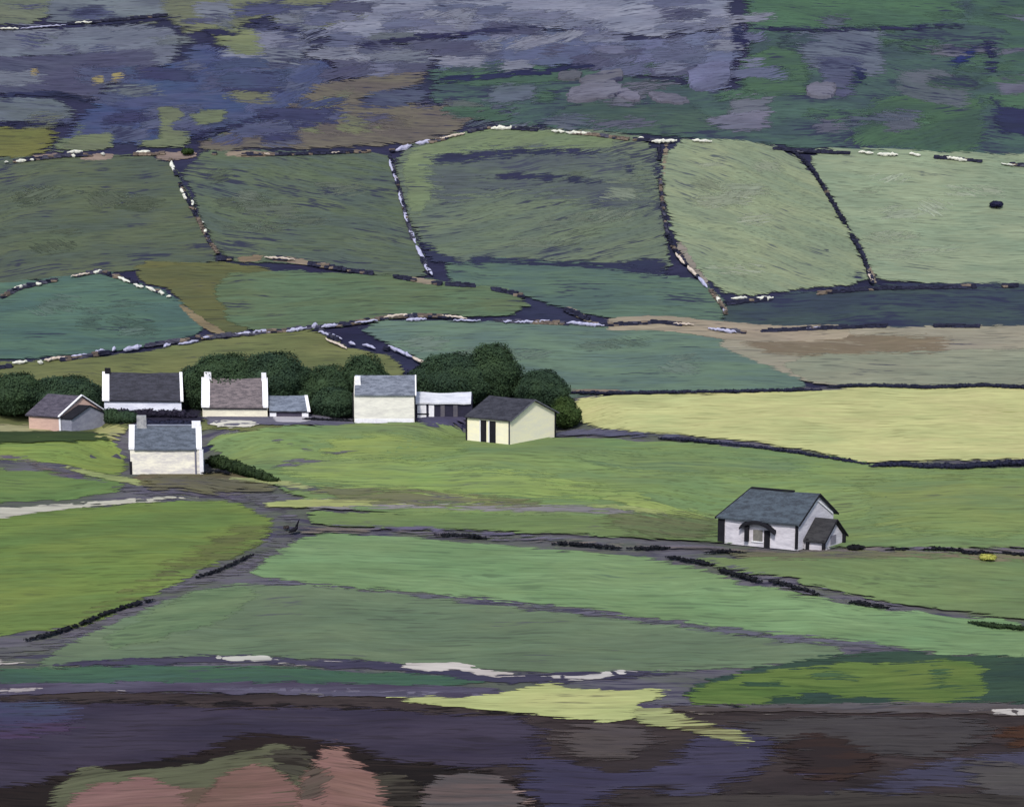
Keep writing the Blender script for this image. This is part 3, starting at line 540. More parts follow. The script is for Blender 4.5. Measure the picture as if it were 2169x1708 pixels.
heath('turf_bank', [770,1636, 850,1648, 900,1660, 910,1708, 850,1708, 800,1660], (80,74,58), (66,58,48), (40,32,26), .28, **KW)
heath('grey_bank', [876,1708, 890,1672, 926,1648, 1000,1640, 1066,1654, 1106,1682, 1140,1708], (98,90,88), (112,92,86), (74,68,66), .12, ang=-12, **KW)
heath('pink_heath', [1084,1672, 1112,1684, 1138,1706, 1110,1704], (170,140,128), rimw=.6, jit=1.2)
# ------------------------------------------------------------------ dry stone walls
def lump_template():
    bm = bmesh.new(); bmesh.ops.create_cube(bm, size=1.)
    bmesh.ops.bevel(bm, geom=list(bm.edges), offset=.15, segments=1, affect='EDGES')
    v = np.array([tuple(x.co) for x in bm.verts]); bm.verts.index_update(); f = [[x.index for x in fc.verts] for fc in bm.faces]; bm.free()
    return v, f
LV, LF = lump_template()
def stones(specs):
    """specs: (centre, size3, yaw, material index)"""
    V = []; Fc = []; MI = []; n = 0
    for c, sz, yaw, mi in specs:
        v = LV*np.array(sz)*(1+RNG.uniform(-.26, .26, LV.shape)); ca, sa = math.cos(yaw), math.sin(yaw)
        v = np.stack([v[:, 0]*ca-v[:, 1]*sa, v[:, 0]*sa+v[:, 1]*ca, v[:, 2]], 1)+np.array(c)
        V.append(v); Fc += [[i+n for i in f] for f in LF]; MI += [mi]*len(LF); n += len(v)
    return np.concatenate(V), Fc, MI
ST_D = surf_mat('shade_stone', (50,52,76), (40,42,64), isl=.5, scale=(1,1,1)); ST_T = surf_mat('tan_stone', (140,126,112), (112,100,94), isl=.5, scale=(1,1,1))  # navy stones carry the shadow side of the walls in their colour
ST_M = surf_mat('grey_stone', (88,88,104), (68,68,88), isl=.5, scale=(1,1,1))
ST_W = surf_mat('lit_white_stone', (232,232,214), (200,200,192), isl=.3, scale=(1,1,1), k=.8); ST_L = surf_mat('lit_lilac_stone', (190,190,212), (160,160,188), isl=.3, scale=(1,1,1), k=.8)  # white and lilac tones paint sunlight on the walls
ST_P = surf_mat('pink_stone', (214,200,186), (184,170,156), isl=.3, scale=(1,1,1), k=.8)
def along(pts, step, off=0):
    p = np.array(pts, float).reshape(-1, 2); d = np.concatenate([[0], np.cumsum(np.hypot(*np.diff(p, axis=0).T))])
    s = np.arange(0, d[-1], 4); w = unproj(np.interp(s, d, p[:, 0]), np.interp(s, d, p[:, 1])+off)
    dw = np.concatenate([[0], np.cumsum(np.hypot(*np.diff(w, axis=0).T))]); q = np.arange(0, dw[-1], step)
    return np.stack([np.interp(q, dw, w[:, 0]), np.interp(q, dw, w[:, 1])], 1)
def wall(label, pts, mixd, pale=(), h=.7, w=.6, gaps=.07, group=None):
    """mixd: weights (dark, tan, grey)"""
    q = along(pts, .8, 4); sp = []; cm = 0; skip = 0
    for i, (x, y) in enumerate(q):
        if random.random() < .25: cm = random.choices((0, 1, 2), mixd)[0]
        if skip > 0: skip -= 1; continue
        if random.random() < gaps: skip = random.randint(2, 9); continue
        j = min(i+1, len(q)-1); k = max(i-1, 0); yaw = math.atan2(q[j][1]-q[k][1], q[j][0]-q[k][0]); z = float(H(x, y))+.1
        hh = h*random.uniform(.75, 1.1)
        for lv in range(2):
            mi = cm if random.random() < .7 else random.choices((0, 1, 2), mixd)[0]
            sp.append(((x+random.uniform(-.1, .1), y+random.uniform(-.1, .1), z+hh*(.22+.46*lv)), (random.uniform(.8, 1.25), w*(1.15-.35*lv), hh*.56), yaw+random.uniform(-.15, .15), mi))
    v, f, mi = stones(sp)
    root = mesh_np('dry_stone_wall', v, f, [ST_D, ST_T, ST_M], None, mi)
    tag(root, label, 'stone wall', group)
    for (x0, y0, x1, y1, th, m) in pale:  # pale lumps put the light caught by the wall into colour
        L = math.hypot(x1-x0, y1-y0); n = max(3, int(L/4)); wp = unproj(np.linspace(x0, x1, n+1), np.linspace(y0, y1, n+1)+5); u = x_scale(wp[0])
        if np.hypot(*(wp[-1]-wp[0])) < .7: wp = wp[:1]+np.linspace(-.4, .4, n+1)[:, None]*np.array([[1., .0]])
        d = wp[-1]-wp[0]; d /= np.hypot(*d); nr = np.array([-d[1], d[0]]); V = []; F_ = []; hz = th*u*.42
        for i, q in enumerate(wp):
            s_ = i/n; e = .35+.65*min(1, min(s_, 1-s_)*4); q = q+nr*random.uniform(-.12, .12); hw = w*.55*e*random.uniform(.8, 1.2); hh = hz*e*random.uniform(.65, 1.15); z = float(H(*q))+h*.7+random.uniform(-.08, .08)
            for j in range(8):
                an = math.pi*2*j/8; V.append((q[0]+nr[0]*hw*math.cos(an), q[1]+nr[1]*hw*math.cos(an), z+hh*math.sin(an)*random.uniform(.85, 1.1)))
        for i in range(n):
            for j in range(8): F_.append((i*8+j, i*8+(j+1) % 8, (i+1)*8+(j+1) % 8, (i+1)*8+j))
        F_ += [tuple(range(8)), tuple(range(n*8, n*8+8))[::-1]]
        o = mesh_np('pale_sunlit_stone', V, F_, [m], root); bm_fix(o)
    return root
GW = None
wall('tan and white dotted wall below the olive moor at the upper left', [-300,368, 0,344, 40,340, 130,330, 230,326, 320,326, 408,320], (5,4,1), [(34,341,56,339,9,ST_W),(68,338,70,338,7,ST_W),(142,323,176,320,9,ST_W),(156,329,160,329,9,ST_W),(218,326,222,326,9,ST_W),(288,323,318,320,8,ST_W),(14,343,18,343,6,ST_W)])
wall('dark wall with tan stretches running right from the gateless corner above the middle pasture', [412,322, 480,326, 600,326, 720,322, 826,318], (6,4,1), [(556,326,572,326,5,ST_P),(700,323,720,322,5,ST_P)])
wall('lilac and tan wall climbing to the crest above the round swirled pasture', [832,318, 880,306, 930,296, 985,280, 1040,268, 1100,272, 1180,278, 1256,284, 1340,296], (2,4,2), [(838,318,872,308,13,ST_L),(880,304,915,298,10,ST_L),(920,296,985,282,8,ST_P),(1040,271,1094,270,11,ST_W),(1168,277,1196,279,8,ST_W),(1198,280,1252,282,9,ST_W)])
wall('sunlit white capped wall along the top of the two pale pastures at the right', [1345,294, 1420,299, 1510,299, 1600,308, 1700,320, 1820,324, 1930,328, 2030,336, 2169,350, 2500,372], (7,1,1), [(1352,292,1364,291,7,ST_W),(1380,299,1434,298,10,ST_W),(1466,297,1508,299,8,ST_W),(1818,321,1850,324,8,ST_W),(1858,326,1902,328,9,ST_W),(1926,325,1950,329,9,ST_W),(1996,332,2048,340,10,ST_W),(2120,346,2150,350,5,ST_W)])
wall('broken wall with blocky sunlit white patches going down between the two left hill pastures', [362,338, 374,372, 392,410, 410,444, 428,480, 446,514, 462,536], (3,5,1), [(363,342,367,362,9,ST_W),(382,400,390,408,10,ST_W),(388,412,395,420,12,ST_W),(406,424,409,436,9,ST_W),(428,470,430,472,6,ST_W),(433,486,436,494,10,ST_W)])
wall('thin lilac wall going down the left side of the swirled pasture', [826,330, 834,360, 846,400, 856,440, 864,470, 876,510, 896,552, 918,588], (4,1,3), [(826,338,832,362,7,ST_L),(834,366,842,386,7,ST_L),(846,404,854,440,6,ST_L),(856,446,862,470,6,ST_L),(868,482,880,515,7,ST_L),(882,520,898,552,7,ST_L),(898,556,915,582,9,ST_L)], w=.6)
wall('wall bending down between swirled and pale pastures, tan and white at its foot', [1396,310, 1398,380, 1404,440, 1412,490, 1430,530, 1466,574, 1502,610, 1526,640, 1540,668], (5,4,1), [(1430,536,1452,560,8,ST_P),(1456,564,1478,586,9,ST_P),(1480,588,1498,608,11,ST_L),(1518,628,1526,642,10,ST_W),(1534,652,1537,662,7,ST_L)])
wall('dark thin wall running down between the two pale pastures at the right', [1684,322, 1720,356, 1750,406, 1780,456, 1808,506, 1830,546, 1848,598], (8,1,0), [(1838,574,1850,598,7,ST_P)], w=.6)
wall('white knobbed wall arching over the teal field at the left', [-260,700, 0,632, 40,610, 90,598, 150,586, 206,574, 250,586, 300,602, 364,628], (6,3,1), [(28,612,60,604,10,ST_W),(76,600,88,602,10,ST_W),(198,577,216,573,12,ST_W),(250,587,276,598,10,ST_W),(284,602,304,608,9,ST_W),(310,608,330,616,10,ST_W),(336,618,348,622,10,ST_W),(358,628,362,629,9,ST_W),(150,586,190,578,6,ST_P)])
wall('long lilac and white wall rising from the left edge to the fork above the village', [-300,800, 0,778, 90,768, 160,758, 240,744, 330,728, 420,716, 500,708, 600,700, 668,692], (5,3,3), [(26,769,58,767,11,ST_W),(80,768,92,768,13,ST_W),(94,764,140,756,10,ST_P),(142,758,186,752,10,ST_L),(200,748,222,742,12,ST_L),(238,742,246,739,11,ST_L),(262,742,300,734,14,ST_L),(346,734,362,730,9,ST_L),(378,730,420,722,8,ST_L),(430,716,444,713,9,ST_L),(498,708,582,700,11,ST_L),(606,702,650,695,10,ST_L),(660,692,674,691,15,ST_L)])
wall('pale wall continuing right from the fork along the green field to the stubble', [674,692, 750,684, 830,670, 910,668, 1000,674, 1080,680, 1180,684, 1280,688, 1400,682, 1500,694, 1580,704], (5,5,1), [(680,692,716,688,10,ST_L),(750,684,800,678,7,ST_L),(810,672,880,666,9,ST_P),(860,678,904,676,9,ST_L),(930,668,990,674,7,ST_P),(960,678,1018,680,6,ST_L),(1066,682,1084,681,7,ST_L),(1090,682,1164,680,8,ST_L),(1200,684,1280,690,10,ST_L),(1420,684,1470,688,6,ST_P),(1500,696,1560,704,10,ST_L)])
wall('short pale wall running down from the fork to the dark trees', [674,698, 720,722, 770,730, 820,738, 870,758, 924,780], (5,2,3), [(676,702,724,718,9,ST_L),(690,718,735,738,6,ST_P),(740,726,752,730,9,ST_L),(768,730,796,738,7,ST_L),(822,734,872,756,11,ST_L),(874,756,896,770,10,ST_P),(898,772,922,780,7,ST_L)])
wall('dark wall with two sunlit white patches above the deep green strip at the right', [1542,642, 1600,636, 1680,626, 1760,618, 1860,610, 2000,608, 2169,604, 2500,600], (9,2,0), [(1548,633,1582,631,9,ST_W),(1598,634,1638,631,11,ST_W)])
wall('faint wall on the top left moor with a thin sunlit white cap', [-260,72, 0,58, 90,54, 190,46, 300,36, 382,28], (7,1,1), [(0,60,40,60,6,ST_W),(44,60,140,52,5,ST_L),(150,48,196,46,6,ST_W)], h=.7)
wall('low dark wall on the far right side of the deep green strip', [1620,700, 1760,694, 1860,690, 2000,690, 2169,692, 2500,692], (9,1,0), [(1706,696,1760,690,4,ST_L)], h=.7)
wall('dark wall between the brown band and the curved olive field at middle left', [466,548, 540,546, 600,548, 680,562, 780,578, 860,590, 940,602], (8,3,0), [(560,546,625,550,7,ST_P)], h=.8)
wall('dark wall between the two green fields left of the tan bank', [950,602, 1020,606, 1090,622, 1150,640, 1200,656, 1260,682], (9,1,1), [], h=.8)
# ------------------------------------------------------------------ planting
def leaf_mat(name, A, B, k=None):
    m = bpy.data.materials.new(name); m.use_nodes = True; nt = m.node_tree; nt.nodes.clear()
    geo = N(nt, 'ShaderNodeNewGeometry'); n = noise(nt, geo.outputs['Position'], .5, 3)
    f = math_n(nt, 'ADD', math_n(nt, 'MULTIPLY', mapr(nt, n, .35, .65), .6), math_n(nt, 'MULTIPLY', geo.outputs['Random Per Island'], .2))
    c = mixc(nt, f, lin(A, k), lin(B, k)); bs = N(nt, 'ShaderNodeBsdfPrincipled'); nt.links.new(c, bs.inputs['Base Color'])
    bs.inputs['Roughness'].default_value = .8; bs.inputs['Specular IOR Level'].default_value = .15
    out = N(nt, 'ShaderNodeOutputMaterial'); nt.links.new(bs.outputs[0], out.inputs[0]); return m
BARK = surf_mat('bark', (70,62,54), (48,42,38))
def leaf_quads(pos, nrm, size):
    n = len(pos); d = nrm+RNG.normal(size=(n, 3))*.32; d /= np.linalg.norm(d, axis=1)[:, None]
    a = np.cross(d, RNG.normal(size=(n, 3))); a /= np.linalg.norm(a, axis=1)[:, None]; b = np.cross(d, a)
    s = (size*RNG.uniform(.6, 1.3, n))[:, None]; a = a*s; b = b*s*.65
    v = np.stack([pos-a, pos-b*.9, pos+a, pos+b], 1).reshape(-1, 3); return v
def blob_points(c, r, n, zmin):
    d = RNG.normal(size=(n, 3)); d /= np.linalg.norm(d, axis=1)[:, None]
    rr = 1+.09*np.sin(d[:, 0]*5+c[0])*np.sin(d[:, 1]*6+c[1])+.07*np.sin(d[:, 2]*9+c[0]*3)+RNG.normal(size=n)*.05-np.abs(RNG.normal(size=n))*.05
    p = np.array(c)+d*np.array(r)*rr[:, None]; k = p[:, 2] > zmin; return p[k], d[k]
def core(c, r, zmin):
    bm = bmesh.new(); bmesh.ops.create_icosphere(bm, subdivisions=2, radius=1.)
    v = np.array([tuple(x.co) for x in bm.verts]); f = np.array([[x.index for x in fc.verts] for fc in bm.faces]); bm.free()
    v = v*np.array(r)*.86*(1+RNG.uniform(-.06, .06, (len(v), 1)))+np.array(c); v[:, 2] = np.maximum(v[:, 2], zmin); return v, f
def foliage(name, blobs, mat, parent, dens=70, leaf=.16, zmin=0.):
    V = []; Q = []; n = 0; T = []; tn = 0; TV = []
    for c, r in blobs:
        area = 4*math.pi*((r[0]*r[1]+r[0]*r[2]+r[1]*r[2])/3); p, d = blob_points(c, r, int(area*dens), zmin)
        v = leaf_quads(p, d, leaf); V.append(v)
        cv, cf = core(c, r, zmin-.3); TV.append(cv); T.append(cf+tn); tn += len(cv)
    V = np.concatenate(V); TV = np.concatenate(TV); T = np.concatenate(T)
    me_v = np.concatenate([V, TV]); nq = len(V)//4
    me = bpy.data.meshes.new(name); me.vertices.add(len(me_v)); me.vertices.foreach_set('co', me_v.ravel())
    loops = np.concatenate([np.arange(nq*4), (T+len(V)).ravel()]); me.loops.add(len(loops)); me.loops.foreach_set('vertex_index', loops.astype(np.int32))
    st = np.concatenate([np.arange(nq)*4, nq*4+np.arange(len(T))*3]); me.polygons.add(len(st)); me.polygons.foreach_set('loop_start', st.astype(np.int32))
    me.update(calc_edges=True); me.materials.append(mat); me.validate()
    o = bpy.data.objects.new(name, me); COL.objects.link(o)
    if parent is not None: o.parent = parent
    return o
def tube(path, rad, n=7):
    V = []; Fc = []
    for i, (p, r) in enumerate(zip(path, rad)):
        for j in range(n):
            a = 2*math.pi*j/n; V.append((p[0]+r*math.cos(a), p[1]+r*math.sin(a), p[2]))
    for i in range(len(path)-1):
        for j in range(n): Fc.append((i*n+j, i*n+(j+1) % n, (i+1)*n+(j+1) % n, (i+1)*n+j))
    return V, Fc
LEAF = leaf_mat('dark_leaves', (54,74,52), (70,92,60)); LEAF2 = leaf_mat('deep_leaves', (50,70,54), (66,88,60)); LEAF3 = leaf_mat('olive_leaves', (50,70,34), (72,92,46))
def tree(label, cx, base, top, hw, mat=LEAF, dep=.8, peak=0., name='tree', cat='tree', lob=None, low=.0):
    w = W1(cx, base); z0 = float(H(*w))+(.3 if hw < 20 else 0); h = z_at(w, top)-z0; r = hw*x_scale(w)
    root = empty(name, (w[0], w[1], z0)); tag(root, label, cat, 'dark trees around the village' if cat == 'tree' else None)
    blobs = [((0, 0, h*.5), (r*.92, r*dep, h*.5))]
    for (dx, dz, rr) in (lob or ((-.5, .42, .56), (.52, .45, .52), (-.1, .68, .55), (.25, .7, .4), (-.45, .62, .36))):
        blobs.append(((dx*r, random.uniform(-.35, .1)*r, dz*h), (rr*r, rr*r*.9, min(rr*r, h*(1-dz)*1.02))))
    foliage('crown', blobs, mat, root, zmin=.25+low)
    v, f = tube([(0, 0, -.5), (.05, 0, h*.2), (.1, .05, h*.45)], [max(.12, h*.035), h*.026, h*.015]); mesh_np('trunk', v, f, [BARK], root, smooth=True)
    return root
tree('low dark tree at the left picture edge behind the pink house', 30, 880, 793, 72, lob=((-.5,.5,.5),(.35,.75,.42),(.6,.5,.4)))
tree('broad dark tree behind the roof of the pink house', 142, 884, 799, 80, LEAF2)
tree('narrow dark tree between the long dark roofed cottage and the brown roofed house', 412, 866, 777, 40, LEAF2)
tree('tall dark tree over the left chimney of the brown roofed house', 480, 866, 753, 88)
tree('tall dark tree over the right chimney of the brown roofed house', 580, 866, 750, 86, LEAF2)
tree('small pointed dark tree left of the round tree beside the centre house', 698, 868, 776, 58, lob=((-.35,.4,.5),(.4,.4,.5),(.05,.72,.42),(.1,.85,.22)))
tree('round dark tree directly behind the grey roof of the centre white house', 772, 868, 754, 58, LEAF)
tree('wide dome of dark foliage behind the low white roofed shed', 955, 862, 752, 90, LEAF2, lob=((-.5,.45,.5),(.5,.5,.5),(0,.66,.5)))
tree('tallest round dark tree above the cream house', 1042, 854, 732, 66, LEAF, lob=((-.4,.5,.5),(.4,.5,.5),(0,.72,.55),(.2,.76,.4)))
tree('smaller dark tree at the right end of the grove above the cream gable', 1146, 864, 786, 58, LEAF2)
tree('olive green bush at the hay field edge behind the cream house', 1196, 908, 842, 34, LEAF3, name='bush', cat='bush')
tree('dark bush behind the right end of the grey roofed byre', 676, 870, 804, 42, LEAF, name='bush', cat='bush')
tree('dark low bush between the brown roofed house and the centre house', 708, 884, 822, 50, LEAF2, name='bush', cat='bush')
tree('small yellow gorse bush beside the track right of the grey house', 2091, 1190, 1173, 17, leaf_mat('gorse', (176,180,84), (194,192,104)), name='gorse_bush', cat='bush')
tree('single round dark bush on the pale pasture near the right edge', 2110, 442, 426, 13, leaf_mat('navy_leaves', (44,44,80), (36,40,66)), name='bush', cat='bush')
tree('scrubby black bush beside the porch of the grey house', 1812, 1168, 1154, 18, leaf_mat('black_leaves', (22,24,28), (34,36,38)), name='bush', cat='bush')
tree('tiny dark shrub on the moor wall beside the green gap', 398, 330, 314, 12, LEAF3, name='bush', cat='bush')
tree('little dark shrub beside the lilac road bend above the log', 607, 1124, 1113, 7, leaf_mat('brown_leaves', (62,54,56), (84,76,70)), name='bush', cat='bush')
def hedge(label, pts, hu, mat, wd=.8, name='hedge', dens=30, leaf=.16, taper=True, zl=.28):
    """hu: height in survey units"""
    q = along(pts, wd*.75, 0); z = H(q[:, 0], q[:, 1]); u = x_scale(q[0])*(.72 if mat is BL_ else 1); wd = wd*(.7 if mat is BL_ else 1); n = len(q); c0 = q[n//2]; zc = float(H(*c0)); bl = []
    for i in range(n):
        s = i/max(1, n-1); e = min(1, .45+min(s, 1-s)*6) if taper else 1; hh = hu*u*e*random.uniform(.75, 1.15)
        bl.append(((q[i, 0]-c0[0]+random.uniform(-.15, .15), q[i, 1]-c0[1]+random.uniform(-.1, .1), z[i]-zc+hh*.45), (wd*random.uniform(.6, .85), wd*.55*e, hh*.62)))
    o = foliage(name, bl, mat, None, dens=dens, leaf=leaf, zmin=-50); o.location = (c0[0], c0[1], zc+zl); return tag(o, label, 'hedge')
BL = BL_ = leaf_mat('black_hedge', (24,26,34), (38,40,48)); NVY = leaf_mat('navy_hedge', (46,48,72), (38,42,62)); DG = leaf_mat('green_hedge', (40,56,34), (58,76,42))
hedge('short black hedge with square left end beside the tan track in mid plain', [928,1138, 960,1138, 1000,1142, 1034,1144], 9, BL)
hedge('black hedge left of the grey house with a drooping right end', [1174,1156, 1220,1158, 1262,1162, 1312,1166], 8, BL)
hedge('small black hedge nearest the left side of the grey house', [1336,1166, 1380,1166, 1426,1164], 7, BL)
hedge('ragged dark hedge below the left corner of the grey house', [1500,1174, 1540,1172, 1590,1178], 6, BL)
hedge('upper stretch of black hedge slanting down right below the grey house', [1414,1184, 1470,1194, 1520,1202], 7, BL)
hedge('thick middle stretch of black hedge slanting down right below the grey house', [1524,1212, 1570,1226, 1610,1238], 11, BL)
hedge('straight black hedge along the lilac strip below the grey house', [1636,1236, 1690,1252, 1734,1264], 9, BL)
hedge('last black hedge at the lower right end of the slanting row', [1802,1280, 1840,1286, 1880,1292], 8, BL)
hedge('thin dark hedge near the right edge in the green field', [2060,1322, 2110,1330, 2160,1334, 2300,1340], 4, DG)
hedge('short black hedge just right of the grey house bush', [1880,1170, 1930,1168], 6, BL)
hedge('long black hedge at the right above the gorse bush', [1964,1168, 2020,1170, 2060,1178, 2104,1176], 9, BL)
hedge('black hedge running out of the picture at the right edge', [2126,1176, 2169,1182, 2300,1188], 10, BL)
hedge('dark hedge along the lower right side of the hay field', [1850,992, 1900,990, 1960,994, 2040,996, 2130,988, 2300,984], 10, NVY, wd=.9)
hedge('thin navy hedge along the lower left side of the hay field', [1400,932, 1470,938, 1560,948, 1640,956, 1740,972, 1840,988], 5, NVY, wd=.6)
hedge('dark hedge between the stubble and the hay field at the right edge', [1760,822, 1860,822, 1960,826, 2080,822, 2169,826, 2400,830], 7, NVY, wd=.8)
hedge('navy hedge along the top of the hay field in the middle', [1200,836, 1300,838, 1420,836, 1560,834, 1740,830], 6, NVY, wd=.6)
hedge('dark green hedge sloping down right from the corner of the white front house', [444,986, 480,996, 520,1008, 560,1020, 590,1026], 20, DG, wd=1.1, leaf=.2)
hedge('black shrubbery at the foot of the right corner of the white front house', [430,1006, 460,1002, 490,1008], 8, BL)
hedge('dark hedge in front of the long dark roofed cottage', [212,884, 270,886, 330,886, 418,888], 15, leaf_mat('plum_hedge', (50,46,64), (40,36,52)), wd=.9)
hedge('dark green hedge between the pink cottage annexe and the white front house', [196,896, 230,897, 288,898], 26, LEAF2, wd=1.0, taper=False)
hedge('dark low hedge behind the ridge of the white front house', [300,905, 350,905, 410,905], 12, NVY, wd=.9)
hedge('black hedge edge along the yard left of the centre white house', [645,892, 700,894, 745,896], 6, BL)
hedge('dark hedge on the lilac road bend at the lower left', [420,1226, 480,1206, 540,1176], 5, BL, wd=.6)
hedge('black hedge by the road below the lime field at the lower left', [60,1360, 140,1338, 200,1314, 260,1292, 330,1272], 7, BL, wd=.8)
# rock outcrops on the moor
def outcrop(label, pts, th, A):
    p = np.array(pts, float).reshape(-1, 2); p = chaikin(p, 1); p = np.concatenate([p[:1]*0+a+(b-a)*np.linspace(0, 1, 5)[:-1, None] for a, b in zip(p, np.roll(p, -1, 0))]); p = p+RNG.normal(size=p.shape)*np.array([2.2, .8]); w = unproj(p[:, 0], p[:, 1]); c = w.mean(0); z = H(w[:, 0], w[:, 1]); zc = float(H(*c)); n = len(w)
    V = []
    for s, dz in ((1.04, -.5), (1.0, th*.3), (.8, th*.55)):
        for i in range(n):
            q = c+(w[i]-c)*s; zz = float(H(*q))
            V.append((q[0]-c[0], q[1]-c[1], zz-zc+dz+(random.uniform(-.06, .06) if dz > 0 else 0)))
    V.append((0, 0, th*.55)); F_ = []
    for k in range(2):
        for i in range(n): F_.append((k*n+i, k*n+(i+1) % n, (k+1)*n+(i+1) % n, (k+1)*n+i))
    for i in range(n): F_.append((2*n+i, 2*n+(i+1) % n, 3*n))
    o = mesh_np('rock_outcrop', V, F_, [ground_mat(A, tuple(int(v*.85) for v in A), NAV, .2, 5, False, None, 2., 1.3)]); bm_fix(o); o.location = (c[0], c[1], zc+.35); tag(o, label, 'rock')
outcrop('largest lilac grey rock slab, slanting, on the green moor in the middle', [1200,196, 1240,180, 1318,176, 1312,206, 1204,222], .6, (112,112,130))
outcrop('flat lilac rock above the largest slanting slab on the moor', [1222,170, 1300,150, 1322,152, 1318,176, 1240,184], .5, (112,112,128))
outcrop('narrow pale grey rock left of the stacked lilac slabs', [1180,156, 1230,152, 1230,172, 1184,172], .4, (100,104,116))
outcrop('small tilted lilac rock right of the slanting slab', [1308,186, 1360,204, 1350,220, 1304,206], .5, (112,110,130))
outcrop('dull purple rock furthest right in the row of moor slabs', [1372,194, 1450,206, 1462,222, 1384,218], .4, (102,102,120))
outcrop('pale rounded rock alone on the right side of the moor', [1706,182, 1764,178, 1772,190, 1762,210, 1712,208], .8, (118,118,138))
outcrop('lilac rock step hanging under the blue terrace', [1458,146, 1546,128, 1546,180, 1480,196, 1460,184], .5, (106,110,146))
# dark log on the road bend
w = W1(622, 1134); z = float(H(*w)); r_ = x_scale(w); log = empty('fallen_log', (w[0], w[1], z+.6)); tag(log, 'small dark log with an upturned branch lying on the lilac road bend', 'log')
LG = surf_mat('dark_wood', (30,30,42), (22,22,32), scale=(3,3,3))
def tube3(path, rad, n=8):
    V = []; Fc = []; P = [Vector(p) for p in path]
    for i, p in enumerate(P):
        d = (P[min(i+1, len(P)-1)]-P[max(i-1, 0)]).normalized(); a = d.cross(Vector((0, 1, .2))).normalized(); b = d.cross(a)
        for j in range(n): V.append(tuple(p+(a*math.cos(2*math.pi*j/n)+b*math.sin(2*math.pi*j/n))*rad[i]))
    for i in range(len(P)-1):
        for j in range(n): Fc.append((i*n+j, i*n+(j+1) % n, (i+1)*n+(j+1) % n, (i+1)*n+j))
    Fc += [tuple(range(n))[::-1], tuple(range((len(P)-1)*n, len(P)*n))]; return V, Fc
u = r_
v, f = tube3([(-11*u, 0, -.2), (-5*u, 0, .0), (1*u, 0, .12), (7*u, 0, .42), (9*u, 0, .6)], [.04, .2, .27, .2, .08]); mesh_np('trunk', v, f, [LG], log, smooth=True)
v, f = tube3([(6*u, 0, .45), (9*u, 0, .85), (12*u, 0, 1.25), (14*u, 0, 1.4)], [.14, .11, .06, .02]); mesh_np('branch', v, f, [LG], log, smooth=True)
# ------------------------------------------------------------------ houses
def white(A=(232,230,214), B=(206,204,196), k=.96): return surf_mat('roughcast', A, B, k, (.3, .3, 1.1), 1.2, .9, .1, .3)
def slate(A, B=None): return surf_mat('slates', tuple(int(v*1.14) for v in A), tuple(int(v*.94) for v in (B or A)), None, (.5, 1., 2.2), 1.7, .75, .25, .5, .1)
BK = surf_mat('black_paint', (26,26,34), (38,38,46), None); TRIM = surf_mat('white_paint', (232,232,234), (212,212,218), .96)
# pink house
h = House('pink', 'pink_cottage', 'small pink cottage with dark grey roof and a grey gabled annexe')
PK = surf_mat('pink_render', (214,182,166), (196,164,152), .8, (.5,.5,2), 1.6); GY = surf_mat('grey_render', (146,148,160), (122,124,140), .8, (.6,.6,1.2), 1.6)
h.gabled('wall', 0, h.W, 0, h.D, -1.2, h.he, h.hr, PK)
rf = h.chevron('roof', -.28, h.W+.25, 0, h.D, h.he, h.hr, .3, .16, slate((92,86,98), (74,70,84)), sag=.06)
h.box('eave_shade_strip', (.05, h.W-.05), (0, 0), (h.he-.3, h.he-.16), BK, f=(.02, .22), face='f')  # black strips along the eaves of several houses stand for eave shadow
h.chevron('gable_coping', -.3, -.06, 0, h.D, h.he, h.hr, .34, .14, TRIM, sag=0, n=1, lift=.14)
ax = h.gabled('annexe', -1.7, -.02, .15, h.D*.86, -1.2, h.he*.86, h.he*.86+(h.hr-h.he)*.62, GY)
h.chevron('annexe_roof', -1.95, -.03, .15, h.D*.86, h.he*.86, h.he*.86+(h.hr-h.he)*.62, .16, .14, BK, ax, n=2)
h.box('quoin', (-.12, .16), (0, 0), (-.3, h.he-.2), TRIM, f=(-.05, .04), face='f')
# long dark roofed cottage
h = House('long', 'long_cottage', 'long white cottage with a dark slate roof standing behind the dark hedge')
h.gabled('wall', 0, h.W, 0, h.D, -1.2, h.he, h.hr, white((226,228,238), (196,198,214)))
rf = h.chevron('roof', .1, h.W-.75, 0, h.D, h.he, h.hr, .25, .18, slate((62,62,72), (48,48,58)), sag=.1)
h.box('eave_shade_strip', (.05, h.W-.05), (0, 0), (h.he-.3, h.he-.16), BK, f=(.02, .22), face='f')
for a in ((-.3, .12), (h.W-.77, h.W+.25)): h.chevron('gable_coping', a[0], a[1], 0, h.D, h.he, h.hr, .3, .22, TRIM, n=2, lift=.05)
h.chimney(h.W-.55, h.hr+.75, BK, rf); 
h.box('plinth', (0, h.W*.78), (0, 0), (-1, .55), surf_mat('blue_shade', (48,54,96), (38,42,78)), f=(-.1, .06), face='f')  # dark blue strip paints the shade along the foot of the wall
